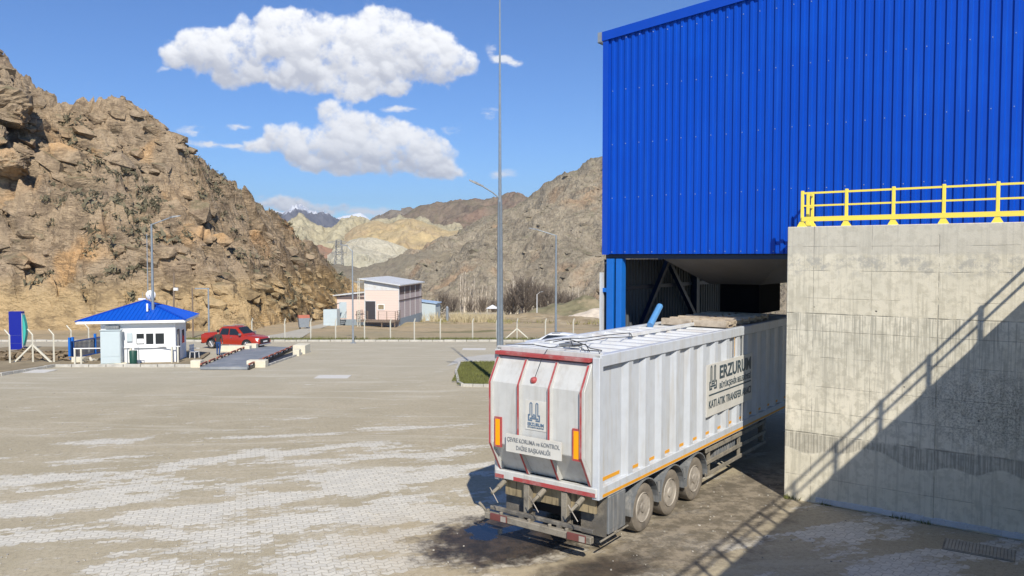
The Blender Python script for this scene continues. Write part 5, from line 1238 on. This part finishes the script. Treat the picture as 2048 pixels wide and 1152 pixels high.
WC,bo,ca=car('white_car','white hatchback half hidden behind the trailer roof','car',wc_,R(168),
 [(-2.0,.45,.85,.70,.70),(-1.95,.35,.95,.80,.80),(0,.3,.97,.84,.80),(1.3,.32,.92,.84,.76),(1.95,.34,.80,.76,.68),(2.05,.4,.65,.66,.6)],
 [(-1.95,.9,1.15,.80,.70),(-1.75,.9,1.40,.80,.62),(-.9,.9,1.48,.80,.60),(.1,.9,1.45,.80,.60),(1.0,.9,.98,.80,.70)],Mt['carwhite'],(-1.3,1.3),.31,None)
for s_ in(-1,1):
    vs=[(x,s_*(.815-(z-.9)*.36),z) for x,z in((-1.5,.98),(.75,.98),(.2,1.36),(-1.4,1.36))]; vs2=[(a,b_-s_*.03,c_) for a,b_,c_ in vs]
    MB().add(vs+vs2,[(0,1,2,3),(7,6,5,4),(0,4,5,1),(1,5,6,2),(2,6,7,3),(3,7,4,0)]).build('side_window',Mt['glass'],ca)
    MB().box(-.7,-.1,s_*.50,s_*.53,1.46,1.50).build('roof_rail',Mt['black'],ca)
MB().add([(-1.99,-.6,1.0),(-1.99,.6,1.0),(-1.80,.52,1.33),(-1.80,-.52,1.33)],[(0,1,2,3)]).build('rear_window',Mt['glass'],ca)
# ------------------------------------------------------------ walking person (skin modifier figure)
def person(loc,rz):
    t=T('person','person in a dark vest and blue jeans walking away beside the weighbridge','person',loc,rz)
    import bmesh
    J={'pel':(0,0,.95),'wst':(0,0,1.10),'chs':(0,.02,1.33),'nek':(0,.03,1.50),'hb':(0,.05,1.58),'hd':(0,.06,1.70),
     'shl':(-.19,.02,1.44),'ell':(-.27,-.02,1.17),'wrl':(-.29,.10,.95),'hal':(-.29,.14,.87),
     'shr':(.19,.02,1.44),'elr':(.27,-.06,1.18),'wrr':(.30,-.08,.94),'har':(.30,-.07,.86),
     'hpl':(-.10,0,.90),'knl':(-.11,.14,.50),'anl':(-.11,.06,.09),'tol':(-.11,.22,.03),
     'hpr':(.10,0,.90),'knr':(.10,.02,.48),'anr':(.10,-.22,.12),'tor':(.10,-.08,.03)}
    Rd={'pel':.15,'wst':.14,'chs':.16,'nek':.055,'hb':.07,'hd':.105,'shl':.08,'ell':.05,'wrl':.035,'hal':.04,'hpl':.10,'knl':.065,'anl':.045,'tol':.04}
    E=[('pel','wst'),('wst','chs'),('chs','nek'),('nek','hb'),('hb','hd'),('chs','shl'),('shl','ell'),('ell','wrl'),('wrl','hal'),('chs','shr'),('shr','elr'),('elr','wrr'),('wrr','har'),('pel','hpl'),('hpl','knl'),('knl','anl'),('anl','tol'),('pel','hpr'),('hpr','knr'),('knr','anr'),('anr','tor')]
    ks=list(J)
    # fingers
    for s_,k in((-1,'hal'),(1,'har')):
        h=Vector(J[k])
        for f in range(4):
            n1,n2=f'f{s_}{f}a',f'f{s_}{f}b'; J[n1]=(h.x,h.y+(f-1.5)*.02,h.z-.05);J[n2]=(h.x,h.y+(f-1.5)*.021+.01,h.z-.095+abs(f-1.5)*.01); Rd[n1]=Rd[n2]=.009; E+=[(k,n1),(n1,n2)]
        J[f't{s_}']=(h.x,h.y+.05,h.z-.03); Rd[f't{s_}']=.01; E.append((k,f't{s_}'))
    ks=list(J); rad=lambda k: Rd.get(k, Rd.get(k[:-1]+'l',.06))
    me=bpy.data.meshes.new('body'); me.from_pydata([J[k] for k in ks],[(ks.index(a),ks.index(b_)) for a,b_ in E],[]); o=bpy.data.objects.new('body',me); COL.objects.link(o); o.parent=t
    md=o.modifiers.new('sk','SKIN'); 
    for i,k in enumerate(ks):
        sv=me.skin_vertices[0].data[i]; r=rad(k); sv.radius=(r,r*(.75 if k in('pel','wst','chs') else 1)); sv.use_root=(k=='pel')
    o.modifiers.new('ss','SUBSURF').levels=1; o.modifiers['ss'].render_levels=2
    m=bpy.data.materials.new('clothed_body'); m.use_nodes=True; n=NT(m.node_tree); z=n.xyz(n.new('ShaderNodeTexCoord').outputs['Object'])
    ax=n.math('ABSOLUTE',z[0]); hand=n.math('MULTIPLY',n.math('GREATER_THAN',ax,.235),n.math('LESS_THAN',z[2],.95))
    c=n.mix(n.math('GREATER_THAN',z[2],.98),(.018,.06,.19),(.035,.038,.034)); c=n.mix(n.math('GREATER_THAN',z[2],1.52),c,(.38,.2,.13)); c=n.mix(hand,c,(.38,.2,.13)); c=n.mix(n.math('LESS_THAN',z[2],.09),c,(.02,.02,.02))
    n.l.new(c,n.n['Principled BSDF'].inputs['Base Color']); n.n['Principled BSDF'].inputs['Roughness'].default_value=.9; me.materials.append(m)
    # hair cap, ears, nose
    MB().lathe([(.03,.115),(.08,.095),(.11,.04),(.108,-.02),(.08,-.06),(.03,-.07)],(0,.045,1.72),'z',14).build('hair',Mt['hair'],t,smooth=True)
    MB().box(-.012,.012,.155,.19,1.66,1.70).build('nose',Mt['skin'],t,bevel=.006)
    for s_ in(-1,1): MB().box(s_*.105-.01,s_*.105+.01,.03,.07,1.66,1.72).build('ear',Mt['skin'],t,bevel=.006)
    return t
person(G(437,711),R(8))
# ------------------------------------------------------------ pink building
PY=95.0; c0=at(797,PY); PB=T('pink_building','tall narrow pink clad building with white mono-pitch roof and dark door','building',c0,R(-8))
pw_=4.3; pd=11.0
def siding_mat(name,col,lines=3.3):
    m=bpy.data.materials.new(name); m.use_nodes=True; t=NT(m.node_tree); z=t.xyz(t.new('ShaderNodeTexCoord').outputs['Object'])[2]
    w=t.math('FRACT',t.math('MULTIPLY',z,lines)); l=t.sstep(w,.14,.04); c=t.mix(t.math('MULTIPLY',l,.35),col,tuple(x*.5 for x in col)); t.l.new(c,t.n['Principled BSDF'].inputs['Base Color']); t.n['Principled BSDF'].inputs['Roughness'].default_value=.8; return m
sm=siding_mat('pink_lap_siding',(.70,.545,.47)); sd_=siding_mat('shaded_pink_siding',(.48,.40,.385))  # side siding is the same pink, darkened in colour for its shaded face
zl=zpix(560,PY)-c0.z; zr_=zpix(572,PY)-c0.z
MB().add([(-pw_,0,-.3),(0,0,-.3),(0,0,zr_),(-pw_,0,zl),(-pw_,pd,-.3),(0,pd,-.3),(0,pd,zr_),(-pw_,pd,zl)],[(0,1,2,3),(7,6,5,4),(0,4,5,1),(1,5,6,2),(2,6,7,3),(3,7,4,0)]).build('walls',sm,PB)
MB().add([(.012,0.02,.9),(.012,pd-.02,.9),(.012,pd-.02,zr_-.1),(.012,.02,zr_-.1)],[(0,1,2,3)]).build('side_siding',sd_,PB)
MB().box(.0,.03,0,pd,-.3,.85).build('plinth',Mt['plinth'],PB)
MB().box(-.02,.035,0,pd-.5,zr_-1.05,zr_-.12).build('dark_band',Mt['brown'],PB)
for i in range(5): MB().box(.03,.06,pd*i/4.4,pd*i/4.4+.14,.8,zr_-.1).build('trim_strip',Mt['white'],PB)
MB().box(.03,.07,0,pd,2.95,3.1).build('mid_trim',Mt['brown'],PB)
MB().box(-.02,.04,-.03,.1,0,zr_).build('corner_trim',Mt['white'],PB)
MB().box(-pw_-.04,-pw_+.1,-.04,.04,0,zl).build('corner_trim',Mt['white'],PB)
MB().add([(-pw_,-.02,zr_-.55),(0,-.02,zr_-.55),(0,-.02,zr_),(-pw_,-.02,zl)],[(0,1,2,3)]).build('gable_band',Mt['white'],PB)
MB().add([(-pw_-.55,-.5,zl+.08),(.35,-.5,zr_+.03),(.35,pd+.5,zr_+.03),(-pw_-.55,pd+.5,zl+.08),(-pw_-.55,-.5,zl+.2),(.35,-.5,zr_+.15),(.35,pd+.5,zr_+.15),(-pw_-.55,pd+.5,zl+.2)],[(0,3,2,1),(4,5,6,7),(0,1,5,4),(1,2,6,5),(2,3,7,6),(3,0,4,7)]).build('roof',Mt['white'],PB)
MB().box(-pw_+.1,-pw_+1.35,-.05,0,.75,2.95).build('door',Mt['door'],PB); MB().box(-pw_+.02,-pw_+1.43,-.04,0,2.95,3.03).build('door_frame',Mt['white'],PB); MB().box(-pw_+1.35,-pw_+1.43,-.04,0,.75,2.95).build('door_frame',Mt['white'],PB)
w_=MB().box(-pw_+1.65,-pw_+2.5,-.05,0,1.9,2.6).build('window',Mt['winw'],PB); MB().box(-pw_+1.72,-pw_+2.43,-.06,-.05,1.97,2.53).build('pane',Mt['rust'],w_)
# platform with railings
MB().box(-pw_-.3,.2,-2.2,-.05,.55,.70).build('platform',Mt['wood'],PB)
for x in(-pw_-.2,-1.5,.1): MB().box(x-.06,x+.06,-2.1,-2.0,-.2,.55).build('platform_leg',Mt['wood'],PB)
def rail2(x0,y0,x1,y1,n):
    b=MB(); 
    for k in range(n+1): f=k/n; X_,Y_=x0+(x1-x0)*f,y0+(y1-y0)*f; b.box(X_-.03,X_+.03,Y_-.03,Y_+.03,.7,1.9)
    for zz in(.95,1.2,1.45,1.68,1.88): b.beam((x0,y0,zz),(x1,y1,zz),.035,.035)
    return b.build('platform_railing',Mt['wood'],PB)
rail2(-pw_-.3,-2.15,-pw_-.3,-.1,2); rail2(-1.9,-2.15,.2,-2.15,2); rail2(.2,-2.15,.2,-.1,2); rail2(-3.2,-2.15,-4.5,-2.15,1)
AX_=-pw_-4.0
an=T('annex_building','low pink annex with a white door attached left of the tall pink building','building',c0+Matrix.Rotation(R(-8),3,'Z')@Vector((-pw_,1.2,0)),R(-8))
MB().add([(-4.0,0,-.5),(0,0,-.5),(0,0,3.85),(-4.0,0,3.45),(-4.0,5,-.5),(0,5,-.5),(0,5,3.85),(-4,5,3.45)],[(0,1,2,3),(7,6,5,4),(0,4,5,1),(1,5,6,2),(2,6,7,3),(3,7,4,0)]).build('walls',sm,an)
MB().add([(-4.4,-.4,3.50),(.0,-.4,3.95),(.0,5.3,3.95),(-4.4,5.3,3.50),(-4.4,-.4,3.62),(.0,-.4,4.07),(.0,5.3,4.07),(-4.4,5.3,3.62)],[(0,3,2,1),(4,5,6,7),(0,1,5,4),(1,2,6,5),(2,3,7,6),(3,0,4,7)]).build('roof',Mt['white'],an)
MB().box(-3.75,-2.75,-.05,0,.75,2.75).build('door',Mt['cab'],an); MB().box(-4.0,0,-.03,0,-.5,.6).build('plinth',Mt['plinth'],an); MB().box(-4.02,0,-.12,0,3.2,3.46).build('painted_eaves_shadow',Mt['brown'],an)  # brown strip under the annex eaves stands in for their shadow
st=MB()
for i in range(4): st.box(-3.8,-2.8,-1.3+i*.3,-1.0+i*.3,-.1+i*.2,.0+i*.2)
st.build('steps',Mt['galvd'],an)
for x in(-3.85,-2.75): MB().beam((x,-1.4,.9),(x,-.1,1.6),.04,.04).build('stair_rail',Mt['galvd'],an); 
MB().beam((-3.85,-1.4,0),(-3.85,-1.4,.9),.04,.04).build('stair_rail',Mt['galvd'],an)
c=T('white_shed','small white metal shed with lean-to roof left of the pink annex','shed',at(661,94.5),R(-6))
MB().box(-.95,.75,0,1.2,-.2,2.0).build('walls',Mt['cab'],c); MB().add([(-1.0,-.1,2.0),(.9,-.1,2.75),(.9,1.3,2.75),(-1.0,1.3,2.0)],[(0,1,2,3)]).build('roof',Mt['black'],c); MB().box(-.8,.0,-.03,0,.0,1.8).build('door',Mt['cab'],c)
c=T('blue_container_end','small pale blue-roofed outhouse behind the right side of the pink building','outhouse',at(853,112),R(-8))
MB().box(-1.5,1.3,0,3,-.2,2.9).build('walls',Mt['cab'],c); MB().add([(-1.6,-.2,3.1),(1.5,-.2,2.75),(1.5,3.2,2.75),(-1.6,3.2,3.1),(-1.6,-.2,3.2),(1.5,-.2,2.85),(1.5,3.2,2.85),(-1.6,3.2,3.2)],[(0,3,2,1),(4,5,6,7),(0,1,5,4),(1,2,6,5),(2,3,7,6),(3,0,4,7)]).build('roof',M_('blue_white_roof',(.35,.48,.65),.5),c)
c['category']='shed'; c.name='outhouse'
# wheeled bin
c=T('refuse_container','grey wheeled refuse container with a red lid on the path by the hill','container',at(606,88),R(25))
MB().add([(-.5,-.4,.2),(.5,-.4,.2),(.5,.4,.2),(-.5,.4,.2),(-.62,-.5,1.25),(.62,-.5,1.25),(.62,.5,1.25),(-.62,.5,1.25)],[(0,3,2,1),(4,5,6,7),(0,1,5,4),(1,2,6,5),(2,3,7,6),(3,0,4,7)]).build('body',Mt['galvd'],c); MB().prism([(-.5,1.25),(.5,1.25),(.3,1.55),(-.3,1.6)],-.62,.62).build('lid',Mt['rustred'],c)
for sx in(-.4,.4):
    for sy in(-.3,.3): MB().lathe([(.1,-.03),(.1,.03)],(sx,sy,.1),'x',10).build('wheel',Mt['rubber'],c)
# path by the hill
pp_=[at(500,72),at(560,79),at(600,87),at(645,99),at(670,99),at(655,93),at(625,84),at(600,72)]
poly_sheet('gravel_path',[(p.x,p.y) for p in pp_],M_('path_concrete',(.46,.42,.34),.95,var=.2),.05)
# far things right of the pink building
pv=T('small_pavilion','little white roofed kiosk on posts far off left of the tall mast','kiosk',at(985,150)); 
MB().add([(-1.2,-1.2,2.5),(1.2,-1.2,2.5),(1.2,1.2,2.5),(-1.2,1.2,2.5),(0,0,3.2)],[(0,1,4),(1,2,4),(2,3,4),(3,0,4),(3,2,1,0)]).build('roof',Mt['plastic'],pv)
for sx in(-1,1):
    for sy in(-1,1): MB().box(sx-.08,sx+.08,sy-.08,sy+.08,0,2.5).build('post',Mt['post'],pv)
p=at(1074,150); lamp(p,5.2,1,0,'short distant park lamp among the bare trees',.10,.07,al=.6,pl=Mt['plastic'])
c=T('culvert_marker','grey upright tank post standing in the reeds right of the pink building','post',at(894,112)); MB().lathe([(.2,0),(.2,2.2),(.05,2.4)],(0,0,0),'z',10).build('post',Mt['galvd'],c)
def mound(name,label,cx_,cy_,rx_,ry_,h_,m,seed,kind='structure'):
    xs=np.linspace(-1,1,40); X,Y=np.meshgrid(xs,xs); d=np.sqrt(X*X+Y*Y); Z=h_*np.clip(1-d,0,1)**.8*(.75+.5*fbm(X*3+seed,Y*3,4,seed))+(fbm(X*9,Y*9,4,seed+3)-.5)*.25*h_*(d<1)
    XX=cx_+X*rx_;YY=cy_+Y*ry_; return grid(name,XX,YY,gz(YY)+Z-.15,m,kind)
q=at(1195,112); mound('sand_heap','',q.x,q.y,6.5,5,2.4,Mt['sandpile'],3)
q=at(1170,170); mound('scrubby_mound','',q.x,q.y,16,12,5.5,M_('mound_earth',(.22,.20,.12),1,var=.6,vscale=.4,dirt=(.35,.28,.18),dirtamt=.8,dscale=.3,spec=.1,bump=.5,bscale=3),5)
for i,(x,Y,rx_,h_) in enumerate([(1060,118,10,1.7),(1110,112,9,1.5),(940,118,9,1.2),(1010,110,7,.9),(1150,104,7,1.1)]):
    q=at(x,Y); mound('earth_bank','',q.x,q.y,rx_,5,h_,M_('bank_earth',(.33,.26,.165),1,var=.6,vscale=.5,dirt=(.45,.38,.27),dirtamt=.7,dscale=.6,spec=.1,bump=.6,bscale=3),11+i)
q=at(895,178); o=MB().box(-13,13,-3,3,-.5,1.6).build('stone_terrace',M_('terrace_stone',(.42,.37,.30),.95,var=.4,vscale=.5)); o.location=q; tag(o,'low pale stone terrace behind the reeds in the valley','terrace')
def drypt(r):
    x=r.uniform(840,1230); Y=r.uniform(98,140); 
    if vn(np.array(x/22),np.array(Y/6),15)<.5: return None
    return at(x,Y)
tufts('field_grass','dry and green grass tufts over the far field',9000,drypt,.5,.06,'drygrass',seed=14)

# ------------------------------------------------------------ thin air haze
hz=bpy.data.materials.new('haze'); hz.use_nodes=True; hn=NT(hz.node_tree); hn.n.clear()
pv_=hn.new('ShaderNodeVolumePrincipled',{'Color':(.78,.86,1,1),'Density':HAZE,'Anisotropy':.2}); ho=hn.new('ShaderNodeOutputMaterial',{'Volume':pv_.outputs[0]})
o=MB().box(-9300,9300,-500,12300,-45,900).build('haze',hz); o['kind']='stuff'; o['label']='thin blue air haze over the valley'; o['category']='haze'
